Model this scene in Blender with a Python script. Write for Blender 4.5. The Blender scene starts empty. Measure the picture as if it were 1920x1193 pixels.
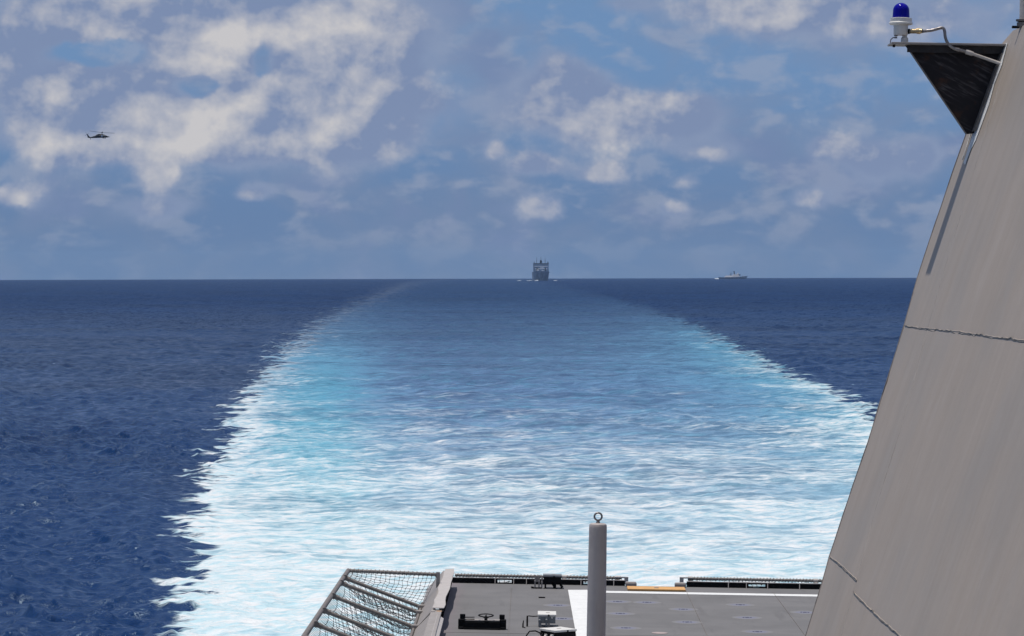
import bpy, math, random
import numpy as np
from mathutils import Vector, Matrix
random.seed(7); rng = np.random.default_rng(11)
SC = bpy.context.scene
COL = SC.collection

# ------------------------------------------------------------------ camera
HW = 19.0                                   # eye height above the sea
FPX, CX, CY = 6000.0, 960.0, 596.5
F = Vector((-40/FPX, 1.0, -88.5/FPX)).normalized()
R0 = F.cross(Vector((0, 0, 1))).normalized(); U0 = R0.cross(F)
ro = 0.00235
RR = R0*math.cos(ro) - U0*math.sin(ro); UU = R0*math.sin(ro) + U0*math.cos(ro)
cam = bpy.data.objects.new('camera', bpy.data.cameras.new('camera')); COL.objects.link(cam)
m = Matrix((RR, UU, -F)).transposed().to_4x4(); m.translation = Vector((0, 0, HW))
cam.matrix_world = m
cam.data.sensor_width = 36.0; cam.data.lens = FPX/1920*36
cam.data.clip_start = 0.5; cam.data.clip_end = 60000
SC.camera = cam
SC.view_settings.view_transform = 'Standard'; SC.view_settings.look = 'None'
SC.view_settings.exposure = 0.0; SC.view_settings.gamma = 1.0
SC.cycles.max_bounces = 6; SC.cycles.diffuse_bounces = 3; SC.cycles.glossy_bounces = 3
SC.cycles.volume_bounces = 0; SC.cycles.caustics_reflective = False; SC.cycles.caustics_refractive = False
SC.cycles.sample_clamp_indirect = 4.0
SC.cycles.use_denoising = True

# ------------------------------------------------------------------ node helper
class NT:
    def __init__(s, tree): s.t = tree; s.n = tree.nodes; s.l = tree.links
    def node(s, typ, **kw):
        n = s.n.new(typ)
        for k, v in kw.items(): setattr(n, k, v)
        return n
    def put(s, sock, v):
        if v is None: return
        if isinstance(v, bpy.types.NodeSocket): s.l.new(v, sock)
        else: sock.default_value = v
    def m(s, op, a, b=None, c=None, clamp=False):
        n = s.node('ShaderNodeMath', operation=op, use_clamp=clamp)
        for i, x in enumerate((a, b, c)): s.put(n.inputs[i], x)
        return n.outputs[0]
    def v(s, op, a, b=None, c=None, out=0):
        n = s.node('ShaderNodeVectorMath', operation=op)
        for i, x in enumerate((a, b, c)): s.put(n.inputs[i], x)
        return n.outputs[out]
    def sep(s, a): 
        n = s.node('ShaderNodeSeparateXYZ'); s.put(n.inputs[0], a); return n.outputs
    def comb(s, x, y, z=0.0):
        n = s.node('ShaderNodeCombineXYZ')
        for i, q in enumerate((x, y, z)): s.put(n.inputs[i], q)
        return n.outputs[0]
    def noise(s, vec, scale=1.0, detail=4.0, rough=0.5, dist=0.0, dim='3D', lac=2.0):
        n = s.node('ShaderNodeTexNoise', noise_dimensions=dim)
        s.put(n.inputs['Vector'], vec); s.put(n.inputs['Scale'], scale); s.put(n.inputs['Detail'], detail)
        s.put(n.inputs['Roughness'], rough); s.put(n.inputs['Distortion'], dist); s.put(n.inputs['Lacunarity'], lac)
        return n.outputs['Fac']
    def step(s, x, a, b, lo=0.0, hi=1.0, smooth=True):
        n = s.node('ShaderNodeMapRange', interpolation_type='SMOOTHSTEP' if smooth else 'LINEAR')
        s.put(n.inputs[0], x); s.put(n.inputs[1], a); s.put(n.inputs[2], b); s.put(n.inputs[3], lo); s.put(n.inputs[4], hi)
        return n.outputs[0]
    def mix(s, f, a, b):
        n = s.node('ShaderNodeMix', data_type='RGBA')
        s.put(n.inputs[0], f)
        for k, q in ((6, a), (7, b)):
            if isinstance(q, tuple) and len(q) == 3: q = q + (1,)
            s.put(n.inputs[k], q)
        return n.outputs[2]
    def curve(s, x, pts, ext=False):
        n = s.node('ShaderNodeFloatCurve'); c = n.mapping.curves[0]
        n.mapping.use_clip = False
        while len(c.points) < len(pts): c.points.new(0.5, 0.5)
        for p, (a, b) in zip(c.points, pts): p.location = (a, b); p.handle_type = 'VECTOR'
        n.mapping.update(); s.put(n.inputs['Value'], x); return n.outputs[0]

def s2l(r, g, b):
    f = lambda c: (c/255/12.92) if c/255 <= .04045 else ((c/255+.055)/1.055)**2.4
    return (f(r), f(g), f(b))

# ------------------------------------------------------------------ world: sky with broken cloud
SUN = Vector((-0.156, 0.060, 0.986)).normalized()
W = bpy.data.worlds.new('World'); SC.world = W; W.use_nodes = True
N = NT(W.node_tree); N.n.clear()
sky = N.node('ShaderNodeTexSky', sky_type='NISHITA')
sky.sun_disc = False; sky.sun_elevation = math.asin(SUN.z); sky.sun_rotation = math.atan2(SUN.x, SUN.y)
sky.altitude = 20; sky.air_density = 1.0; sky.dust_density = 0.6; sky.ozone_density = 1.5
tc = N.node('ShaderNodeTexCoord').outputs['Generated']
dx, dy, dz = N.sep(tc)[:3]
az = N.m('ARCTAN2', dx, dy)
el = N.m('ARCSINE', dz)
qx = N.m('MULTIPLY', az, 6.0); qy = N.m('MULTIPLY', el, 6.0)      # 1 unit = 9.5 degrees of sky
q = N.comb(qx, qy, 0.0)
warp = N.node('ShaderNodeTexNoise', noise_dimensions='2D'); N.put(warp.inputs['Vector'], q)
warp.inputs['Scale'].default_value = 9.0; warp.inputs['Detail'].default_value = 5.0; warp.inputs['Roughness'].default_value = 0.6
wv = N.v('MULTIPLY', N.v('SUBTRACT', warp.outputs['Color'], (0.5, 0.5, 0.5)), (0.052, 0.046, 0.0))
qw = N.v('ADD', q, wv)
BL = [ # x, y, rx, ry, weight    (thousandths of a sky unit from the ship's wake axis)
 (120,35,95,75,1.0),(240,40,90,50,1.0),(395,85,72,66,1.45),(570,45,190,85,1.15),(650,165,130,105,1.2),(600,245,140,50,.9),
 (270,205,150,72,1.25),(440,240,120,55,.9),(180,230,120,70,.45),(190,98,85,30,-1.1),(490,105,38,45,-1.1),(375,165,50,24,-1.3),
 (265,12,50,18,-.35),(25,105,40,42,.8),(20,165,35,22,.6),(32,365,48,24,.75),(300,330,34,34,.75),(300,392,70,20,.55),(475,360,34,17,.75),
 (330,262,230,32,.60),(90,205,110,85,.60),(470,200,55,60,.55),(720,130,70,120,.35),(1045,165,58,56,.95),(1110,215,98,66,1.1),(1265,225,70,42,.95),(1335,285,48,20,.55),(925,280,22,18,.8),(1005,310,45,20,.75),
 (1130,325,55,26,.75),(1015,388,45,24,.6),(1560,280,42,24,.55),(1640,300,62,38,.55),(1722,300,28,38,.75),(1520,378,40,18,.5),
 (1265,398,32,16,.5),(1430,15,170,48,.75),(1680,35,210,50,.62),(1180,10,60,18,.4),(1290,342,40,18,.4),(870,200,90,30,.25)]
acc = None
for (x, y, rx, ry, w) in BL:
    d = N.v('MULTIPLY', N.v('SUBTRACT', qw, ((x-1000)/1000, (508-y)/1000, 0)), (1000/rx, 1000/ry, 0))
    e = N.m('EXPONENT', N.m('MULTIPLY', N.v('DOT_PRODUCT', d, d, out=1), -1.0))
    acc = N.m('MULTIPLY', e, w) if acc is None else N.m('MULTIPLY_ADD', e, w, acc)
qs = N.v('MULTIPLY', q, (1.0, 1.2, 1.0))
def billow(vec, sc, det, off=(0, 0, 0), sm=0.45, ro=0.52):
    vn = N.node('ShaderNodeTexVoronoi', voronoi_dimensions='2D', feature='SMOOTH_F1', normalize=True)
    N.put(vn.inputs['Vector'], N.v('ADD', vec, off)); vn.inputs['Scale'].default_value = sc; vn.inputs['Detail'].default_value = det
    vn.inputs['Roughness'].default_value = ro; vn.inputs['Lacunarity'].default_value = 2.2; vn.inputs['Smoothness'].default_value = sm
    return N.m('SUBTRACT', 0.5, vn.outputs['Distance'])
wq = N.v('ADD', qs, N.v('MULTIPLY', wv, (0.55, 0.5, 0)))
b1, b2 = billow(wq, 9.0, 4.0), billow(wq, 9.0, 4.0, (-0.012, 0.020, 0))
n1 = N.noise(qs, 4.2, 7.0, 0.50, 0.1, '2D')
n1o = N.noise(N.v('ADD', qs, (-0.018, 0.040, 0)), 4.2, 5.0, 0.50, 0.1, '2D')
shape = N.m('ADD', N.m('MULTIPLY', N.m('SUBTRACT', n1, 0.5), 0.85), N.m('MULTIPLY', b1, 0.68))
dens = N.m('ADD', shape, acc)
cover = N.step(dens, 0.30, 0.72)
relief = N.m('ADD', N.m('MULTIPLY', N.m('SUBTRACT', b1, b2), 1.5), N.m('MULTIPLY', N.m('SUBTRACT', n1, n1o), 3.0))
nl = N.noise(N.v('ADD', qs, (7, 3, 0)), 3.2, 5.0, 0.5, 0.2, '2D')
lit = N.m('ADD', N.m('MULTIPLY_ADD', acc, 0.20, 0.08), relief)
lit = N.m('MULTIPLY_ADD', N.m('SUBTRACT', nl, 0.5), 1.7, lit, clamp=True)
ccol = N.mix(N.step(lit, 0.0, 1.15, smooth=False), s2l(126, 143, 177), s2l(214, 210, 208))
# low-contrast grey-blue cloud everywhere, in puffs that shrink towards the horizon
n2 = N.noise(N.v('MULTIPLY', q, (1.0, 1.7, 1.0)), 4.2, 6.0, 0.52, 0.2, '2D')
pv_ = N.v('MULTIPLY', N.v('ADD', q, (3.1, 1.7, 0)), (1.0, 1.9, 1.0))
n3 = N.m('ADD', N.noise(pv_, 8.0, 6.0, 0.52, 0.2, '2D'), N.m('MULTIPLY', billow(N.v('ADD', pv_, N.v('MULTIPLY', wv, (.3, .3, 0))), 17.0, 3.0), 0.28))
bandy = N.step(qy, 0.02, 0.42)
clear = N.mix(bandy, s2l(99, 127, 167), s2l(110, 144, 186))
veil = N.mix(N.step(n2, 0.36, 0.62), clear, N.mix(bandy, s2l(108, 131, 167), s2l(119, 143, 179)))
veil = N.mix(N.m('MULTIPLY', N.step(n2, 0.54, 0.72), 0.7), veil, s2l(106, 127, 169))
wisp = N.m('MULTIPLY', N.step(n3, 0.52, 0.74), N.step(qy, 0.01, 0.12, 0.14, 0.46))
veil = N.mix(wisp, veil, s2l(162, 169, 188))
veil = N.mix(N.m('MULTIPLY', N.step(N.m('MULTIPLY_ADD', N.m('SUBTRACT', n2, 0.5), 0.8, acc), 0.02, 0.46), 0.88), veil, s2l(135, 151, 182))
low = N.step(qy, 0.0, 0.10, 0.25, 1.0)
col = N.mix(N.m('MULTIPLY', cover, low), veil, ccol)
bg1 = N.node('ShaderNodeBackground'); N.l.new(sky.outputs[0], bg1.inputs[0]); bg1.inputs[1].default_value = 0.08
bg2 = N.node('ShaderNodeBackground'); N.l.new(col, bg2.inputs[0]); bg2.inputs[1].default_value = 0.97
high = N.node('ShaderNodeBackground')                                # overhead: broken cloud between blue
hn = N.noise(tc, 2.6, 5.0, 0.6, 0.4)
N.l.new(N.mix(N.m('MULTIPLY', N.step(hn, 0.40, 0.62), N.step(el, 0.45, 0.85, 0.12, 1.0)), s2l(100, 128, 172), (1.05, 1.0, .95)), high.inputs[0]); high.inputs[1].default_value = 0.95
mh = N.node('ShaderNodeMixShader'); mh.inputs[0].default_value = 0.80; N.l.new(bg1.outputs[0], mh.inputs[1]); N.l.new(high.outputs[0], mh.inputs[2])
fac = N.step(el, 0.10, 0.26, 0.96, 0.0)
mx = N.node('ShaderNodeMixShader'); N.l.new(fac, mx.inputs[0]); N.l.new(mh.outputs[0], mx.inputs[1]); N.l.new(bg2.outputs[0], mx.inputs[2])
wo = N.node('ShaderNodeOutputWorld'); N.l.new(mx.outputs[0], wo.inputs[0])

sl = bpy.data.objects.new('sun', bpy.data.lights.new('sun', 'SUN')); COL.objects.link(sl)
sl.data.energy = 3.9; sl.data.angle = math.radians(0.53); sl.data.color = (1.0, 0.95, 0.885)
sl.rotation_mode = 'QUATERNION'; sl.rotation_quaternion = SUN.to_track_quat('Z', 'Y'); sl.location = (0, 0, 60)

# ------------------------------------------------------------------ frames of reference
HEEL = 0.0195                                # the ship heels a little to its right-hand side
HM = Matrix.Translation((0, 0, HW)) @ Matrix.Rotation(HEEL, 4, 'Y') @ Matrix.Translation((0, 0, -HW))
HI = HM.to_3x3().inverted()
RE = 6.371e6
def ray(u, v): return (F*FPX + RR*(u-CX) - UU*(v-CY)).normalized()
def sray(u, v): return HI @ ray(u, v)
def dp(u, v, z=11.0):                        # a point of the ship at height z
    d = sray(u, v); t = (z-HW)/d.z; return Vector((d.x*t, d.y*t, z))
def yp(u, v, Y):                             # a point of the ship at distance Y
    d = sray(u, v); t = Y/d.y; return Vector((d.x*t, Y, HW+d.z*t))
WT = 0.32
wn = Vector((-1, 0, WT)).normalized(); wp0 = yp(1725, 508, 20.5)
def wl(u, v, off=0.0):                       # a point on the funnel's side
    d = sray(u, v); o = Vector((0, 0, HW)); t = (wp0+wn*off-o).dot(wn)/d.dot(wn); return o+d*t
def seapt(u, v):
    d = ray(u, v); t = 200.0
    a = -1/(2*RE)*(d.x**2+d.y**2); b = d.z; c = HW
    # HW + d.z t + t^2 (dx2+dy2)/(2RE) = 0
    A = -a; disc = max(b*b-4*A*c, 0); t = (-b-math.sqrt(disc))/(2*A)
    return Vector((d.x*t, d.y*t, 0))
def sea_z(x, y): return -(x*x+y*y)/(2*RE)

# ------------------------------------------------------------------ mesh builder
class MB:
    def __init__(s): s.v = []; s.f = []; s.mi = []; s.k = 0
    def add(s, vs, fs):
        b = len(s.v); s.v += [tuple(p) for p in vs]
        for f in fs: s.f.append(tuple(b+i for i in f)); s.mi.append(s.k)
        return s
    def box(s, c, d, rz=0.0, M=None, taper=1.0):
        c = Vector(c); vs = []
        for z in (-1, 1):
            k = taper if z > 0 else 1.0
            for (x, y) in ((-1, -1), (1, -1), (1, 1), (-1, 1)):
                p = Vector((x*d[0]/2*k, y*d[1]/2*k, z*d[2]/2))
                if M is not None: p = M @ p
                if rz: p = Matrix.Rotation(rz, 3, 'Z') @ p
                vs.append(c+p)
        return s.add(vs, [(3,2,1,0),(4,5,6,7),(0,1,5,4),(1,2,6,5),(2,3,7,6),(3,0,4,7)])
    def tube(s, pts, r, n=8, closed=False, cap=True):
        pts = [Vector(p) for p in pts]; L = len(pts); rs = r if hasattr(r, '__len__') else [r]*L
        rings = []; ref = None
        for i, p in enumerate(pts):
            a = pts[i-1] if (i or closed) else p; b = pts[(i+1) % L] if (i < L-1 or closed) else p
            t = (b-a).normalized()
            if ref is None: ref = Vector((0, 0, 1)) if abs(t.z) < .9 else Vector((1, 0, 0))
            x = (ref - t*ref.dot(t)).normalized(); ref = x; y = t.cross(x)
            rings.append([p+(x*math.cos(2*math.pi*k/n)+y*math.sin(2*math.pi*k/n))*rs[i] for k in range(n)])
        fs = []
        for i in range(L if closed else L-1):
            j = (i+1) % L
            for k in range(n): fs.append((i*n+k, i*n+(k+1) % n, j*n+(k+1) % n, j*n+k))
        if cap and not closed: fs.append(tuple(reversed(range(n)))); fs.append(tuple((L-1)*n+k for k in range(n)))
        return s.add([p for rg in rings for p in rg], fs)
    def lathe(s, prof, c=(0, 0, 0), n=24, M=None):
        c = Vector(c); vs = []; L = len(prof)
        for (r, z) in prof:
            for k in range(n):
                p = Vector((r*math.cos(2*math.pi*k/n), r*math.sin(2*math.pi*k/n), z))
                if M is not None: p = M @ p
                vs.append(c+p)
        fs = [(i*n+k, i*n+(k+1) % n, (i+1)*n+(k+1) % n, (i+1)*n+k) for i in range(L-1) for k in range(n)]
        fs.append(tuple(reversed(range(n)))); fs.append(tuple((L-1)*n+k for k in range(n)))
        return s.add(vs, fs)
    def prism(s, poly, ext):                 # closed polygon in space extruded along a vector
        n = len(poly); e = Vector(ext); P = [Vector(p) for p in poly]
        return s.add(P+[p+e for p in P], [tuple(range(n)), tuple(reversed(range(n, 2*n)))]+[(i, n+i, n+(i+1) % n, (i+1) % n) for i in range(n)])
    def loft(s, rings, cap=True):
        n = len(rings[0]); L = len(rings)
        fs = [(i*n+k, i*n+(k+1) % n, (i+1)*n+(k+1) % n, (i+1)*n+k) for i in range(L-1) for k in range(n)]
        if cap: fs += [tuple(reversed(range(n))), tuple((L-1)*n+k for k in range(n))]
        return s.add([p for r in rings for p in r], fs)
    def grid(s, rows):
        n = len(rows[0]); return s.add([p for r in rows for p in r], [(i*n+k, i*n+k+1, (i+1)*n+k+1, (i+1)*n+k) for i in range(len(rows)-1) for k in range(n-1)])
    def mesh(s, name, mats, off=None, smooth=None, fix=True):
        me = bpy.data.meshes.new(name)
        vs = s.v if off is None else [(p[0]-off[0], p[1]-off[1], p[2]-off[2]) for p in s.v]
        me.from_pydata(vs, [], s.f)
        for mt in (mats if isinstance(mats, (list, tuple)) else [mats]): me.materials.append(mt)
        me.polygons.foreach_set('material_index', s.mi)
        if fix:
            import bmesh
            bm = bmesh.new(); bm.from_mesh(me); bmesh.ops.recalc_face_normals(bm, faces=bm.faces); bm.to_mesh(me); bm.free()
        if smooth is not None:
            me.polygons.foreach_set('use_smooth', [True]*len(me.polygons))
            me.set_sharp_from_angle(angle=math.radians(smooth))
        me.update(); return me

class Thing:
    def __init__(s, name, label, cat, loc=(0, 0, 0), rz=0.0, group=None, ship=True, kind=None, empty=True, rot=None):
        s.loc = Vector(loc); s.ship = ship; s.name = name
        s.props = dict(label=label, category=cat); 
        if group: s.props['group'] = group
        if kind: s.props['kind'] = kind
        M = Matrix.Translation(s.loc) @ (rot if rot is not None else Matrix.Rotation(rz, 4, 'Z'))
        s.M = (HM @ M) if ship else M
        s.root = None
        if empty:
            s.root = bpy.data.objects.new(name, None); COL.objects.link(s.root); s.root.empty_display_size = .2
            s._fin(s.root)
    def _fin(s, o):
        o.matrix_world = s.M
        for k, v in s.props.items():
            if v is not None: o[k] = v
    def whole(s, mb, mats, absolute=False, smooth=None, bevel=None, fix=True):
        o = bpy.data.objects.new(s.name, mb.mesh(s.name, mats, s.loc if absolute else None, smooth, fix)); COL.objects.link(o)
        s._fin(o); s.root = o; s._bev(o, bevel); return o
    def _bev(s, o, bevel):
        if bevel:
            b = o.modifiers.new('bevel', 'BEVEL'); b.width = bevel; b.segments = 2; b.limit_method = 'ANGLE'; b.angle_limit = math.radians(40)
    def part(s, name, mb, mats, parent=None, absolute=False, smooth=None, bevel=None, label=None, fix=True):
        o = bpy.data.objects.new(name, mb.mesh(name, mats, s.loc if absolute else None, smooth, fix)); COL.objects.link(o)
        o.parent = parent or s.root
        if label: o['label'] = label
        s._bev(o, bevel); return o

# ------------------------------------------------------------------ materials
def newmat(name):
    mt = bpy.data.materials.new(name); mt.use_nodes = True; T = NT(mt.node_tree); T.n.clear()
    b = T.node('ShaderNodeBsdfPrincipled'); o = T.node('ShaderNodeOutputMaterial'); T.l.new(b.outputs[0], o.inputs[0])
    return mt, T, b
def paint(name, c, rough=0.5, var=0.10, scale=6.0, bump=0.15, metal=0.0, dirt=None, dirt_amt=0.3, spec=0.4):
    mt, T, b = newmat(name)
    p = T.node('ShaderNodeTexCoord').outputs['Object']
    n = T.noise(p, scale, 6, .6)
    c1 = tuple(x*(1-var) for x in c); c2 = tuple(min(x*(1+var), 1) for x in c)
    colr = T.mix(T.step(n, .3, .7), c1, c2)
    if dirt:
        d = T.noise(T.v('MULTIPLY', p, (1.7, 1.7, .6)), scale*1.7, 7, .65, .6)
        colr = T.mix(T.m('MULTIPLY', T.step(d, .52, .70), dirt_amt), colr, dirt)
    T.put(b.inputs['Base Color'], colr)
    T.put(b.inputs['Roughness'], T.step(T.noise(p, scale*3, 4, .6), .3, .7, rough*.85, min(rough*1.15, 1)))
    b.inputs['Metallic'].default_value = metal; b.inputs['Specular IOR Level'].default_value = spec
    if bump:
        bn = T.node('ShaderNodeBump'); bn.inputs['Strength'].default_value = bump; bn.inputs['Distance'].default_value = .01
        T.l.new(T.noise(p, scale*8, 4, .6), bn.inputs['Height']); T.l.new(bn.outputs[0], b.inputs['Normal'])
    return mt
GREY = paint('grey_paint', (.27, .245, .228), .55, .08, 4, dirt=(.13, .11, .09), dirt_amt=.25)
LGREY = paint('light_grey_paint', (.42, .385, .36), .5, .06, 5, dirt=(.20, .17, .14), dirt_amt=.25)
PIPE = paint('net_pipe_paint', (.155, .136, .124), .6, .2, 9, dirt=(.06, .05, .042), dirt_amt=.6)
ROPE = paint('rope', (.29, .265, .25), .85, .25, 30, bump=.4)
CORD = paint('net_cord', (.035, .035, .038), .9, .2, 20)
BLACK = paint('matte_black', (.006, .006, .007), .7, .3, 9, spec=.12)
DARK = paint('dark_gusset', (.022, .020, .022), .55, .35, 14, dirt=(.07, .03, .014), dirt_amt=.35)
def scraped():
    mt, T, b = newmat('scraped_gusset')
    p = T.node('ShaderNodeTexCoord').outputs['Object']; x, y, z = T.sep(p)[:3]
    a = T.m('MULTIPLY_ADD', x, .5, z)
    n = T.noise(T.comb(T.m('MULTIPLY', a, 42.0), T.m('MULTIPLY', T.m('MULTIPLY_ADD', z, -.5, x), 5.0), 0), 1.0, 4, .6, .3)
    g = T.noise(p, 5, 3, .5)
    c = T.mix(T.m('MULTIPLY', T.step(n, .48, .68), T.step(g, .40, .60)), (.014, .012, .015), (.075, .068, .070))
    c = T.mix(T.m('MULTIPLY', T.step(T.noise(p, 9, 5, .6), .56, .72), .6), c, (.07, .03, .015))
    T.put(b.inputs['Base Color'], c); b.inputs['Roughness'].default_value = .6; b.inputs['Specular IOR Level'].default_value = .2
    return mt
SCRAPED = scraped()
WHITEL = paint('white_line_paint', (.66, .66, .65), .6, .05, 3, dirt=(.36, .36, .36), dirt_amt=.35)
ORANGE = paint('orange_paint', (.56, .31, .11), .6, .08, 5, dirt=(.35, .14, .04), dirt_amt=.3)
BOXG = paint('cabinet_paint', (.62, .60, .565), .45, .04, 6, dirt=(.42, .40, .36), dirt_amt=.25)
BOXF = paint('cabinet_front_paint', (.17, .18, .19), .5, .06, 8)
STEEL = paint('steel', (.22, .20, .195), .35, .12, 20, metal=.7)
BRASS = paint('brass', (.50, .38, .22), .35, .12, 30, metal=.9)
POST = paint('post_paint', (.39, .345, .325), .5, .04, 5, dirt=(.17, .15, .15), dirt_amt=.2)
HULLG = paint('hull_grey', (.24, .25, .26), .6, .1, .4, bump=0, dirt=(.14, .10, .07), dirt_amt=.3)
SHIPF = paint('far_ship_hazed', (.19, .25, .34), .6, .25, .08, bump=0, dirt=(.05, .05, .06), dirt_amt=.5)  # bluish tone has the distance haze mixed into the colour
SHIPL = paint('far_ship_light', (.80, .76, .76), .6, .1, .2, bump=0)
SHIPD = paint('far_ship_dark', (.025, .027, .03), .6, .2, .2, bump=0)
HELI = paint('helicopter_paint', (.018, .022, .03), .5, .2, 1.2, bump=0)
FOAMM = paint('sea_foam', (.75, .80, .82), .9, .1, .2, bump=0)
HAT = paint('concrete_stain', (.33, .27, .26), .8, .1, 5)

def mat_lens():
    mt, T, b = newmat('blue_lens')
    b.inputs['Base Color'].default_value = (.0006, .0002, .24, 1); b.inputs['Roughness'].default_value = .12
    b.inputs['Coat Weight'].default_value = .15; b.inputs['Coat Roughness'].default_value = .03
    b.inputs['Specular IOR Level'].default_value = .10
    return mt
LENS = mat_lens()

def mat_funnel():
    mt, T, b = newmat('funnel_paint')
    p = T.node('ShaderNodeTexCoord').outputs['Object']
    x, y, z = T.sep(p)[:3]
    # run marks follow the plate down its slope
    st = T.comb(T.m('MULTIPLY', y, 3.2), T.m('MULTIPLY', z, .22), 0)
    s1 = T.noise(st, 1.3, 7, .62, .15); s2 = T.noise(T.comb(T.m('MULTIPLY', y, 14.0), T.m('MULTIPLY', z, .5), 2.0), 1.0, 5, .6, .1)
    bl = T.noise(p, .9, 5, .55, .3); fine = T.noise(p, 26, 4, .65)
    c = T.mix(T.step(s1, .32, .68), (.308, .256, .208), (.338, .284, .236))
    c = T.mix(T.m('MULTIPLY', T.step(s2, .45, .75), .16), c, (.375, .318, .28))
    c = T.mix(T.m('MULTIPLY', T.step(T.noise(T.v('MULTIPLY', p, (1, 1.6, .7)), 3.1, 6, .65, .5), .50, .72), .5), c, (.36, .31, .27))
    c = T.mix(T.m('MULTIPLY', T.step(bl, .42, .70), .45), c, (.265, .245, .225))
    c = T.mix(T.m('MULTIPLY', T.step(T.noise(p, 2.3, 7, .7, .8), .60, .78), .25), c, (.215, .195, .18))
    c = T.mix(T.m('MULTIPLY', T.step(fine, .35, .75), .12), c, (.22, .20, .185))
    T.put(b.inputs['Base Color'], c); b.inputs['Roughness'].default_value = .55; b.inputs['Specular IOR Level'].default_value = .35
    bn = T.node('ShaderNodeBump'); bn.inputs['Strength'].default_value = .35; bn.inputs['Distance'].default_value = .02
    h = T.m('ADD', T.m('MULTIPLY', T.noise(p, .8, 3, .5), 3.0), T.m('MULTIPLY', fine, .12))
    T.l.new(h, bn.inputs['Height']); T.l.new(bn.outputs[0], b.inputs['Normal'])
    return mt
FUNNEL = mat_funnel()

def mat_deck():
    mt, T, b = newmat('nonskid_deck')
    p = T.node('ShaderNodeTexCoord').outputs['Object']
    x, y, z = T.sep(p)[:3]
    n = T.noise(p, .55, 6, .6, .3); g = T.noise(p, 60, 3, .7)
    st = T.noise(T.v('MULTIPLY', p, (.25, 1.3, 1)), 1.4, 5, .6)
    c = T.mix(T.step(n, .3, .7), (.126, .123, .124), (.160, .155, .156))
    c = T.mix(T.m('MULTIPLY', T.step(st, .42, .7), .45), c, (.130, .128, .132))
    c = T.mix(T.m('MULTIPLY', T.step(g, .35, .7), .3), c, (.125, .125, .13))
    edge = T.m('MULTIPLY', T.step(x, -1.95, -1.45, 1, 0), T.step(T.noise(p, 1.5, 4, .6), .2, .6, .4, 1))
    c = T.mix(T.m('MULTIPLY', edge, .55), c, (.19, .155, .18))           # worn primer beside the bulwark
    rust = T.m('MULTIPLY', T.step(T.noise(p, 1.1, 6, .6, .5), .66, .76), .3)
    c = T.mix(rust, c, (.21, .155, .15))
    tyre = T.m('MULTIPLY', T.step(T.noise(T.comb(T.m('MULTIPLY_ADD', y, .02, x), T.m('MULTIPLY', y, .12), 0), 2.6, 5, .6, .2), .55, .72), .35)
    c = T.mix(tyre, c, (.085, .082, .084))
    spot = T.m('MULTIPLY', T.step(T.noise(p, 2.4, 5, .7, .2), .64, .74), .4)
    c = T.mix(spot, c, (.10, .098, .10))
    T.put(b.inputs['Base Color'], c); b.inputs['Roughness'].default_value = .8; b.inputs['Specular IOR Level'].default_value = .25
    bn = T.node('ShaderNodeBump'); bn.inputs['Strength'].default_value = .4; bn.inputs['Distance'].default_value = .006
    T.l.new(g, bn.inputs['Height']); T.l.new(bn.outputs[0], b.inputs['Normal'])
    return mt
DECK = mat_deck()

# ------------------------------------------------------------------ the sea and the wake
LPX = [(285,1250),(312,1193),(352,1080),(356,985),(374,900),(402,845),(442,765),(503,690),(528,660),(583,615),(664,570),(716,547),(745,535),(762,529)]
RPX = [(1800,900),(1760,860),(1690,810),(1640,785),(1605,748),(1510,712),(1440,682),(1370,645),(1300,608),(1230,582),(1160,561),(1100,546),(1040,533),(1010,528)]
def edge_arr(P):
    a = sorted([(seapt(*p).y, seapt(*p).x) for p in P]); return np.array(a)
LE, REt = edge_arr(LPX), edge_arr(RPX)
def wedge_dist(X, Y):
    ly = np.log(np.maximum(Y, 1))
    xl = np.interp(ly, np.log(LE[:, 0]), LE[:, 1]); xr = np.interp(ly, np.log(REt[:, 0]), REt[:, 1])
    return X-xl, xr-X

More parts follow.
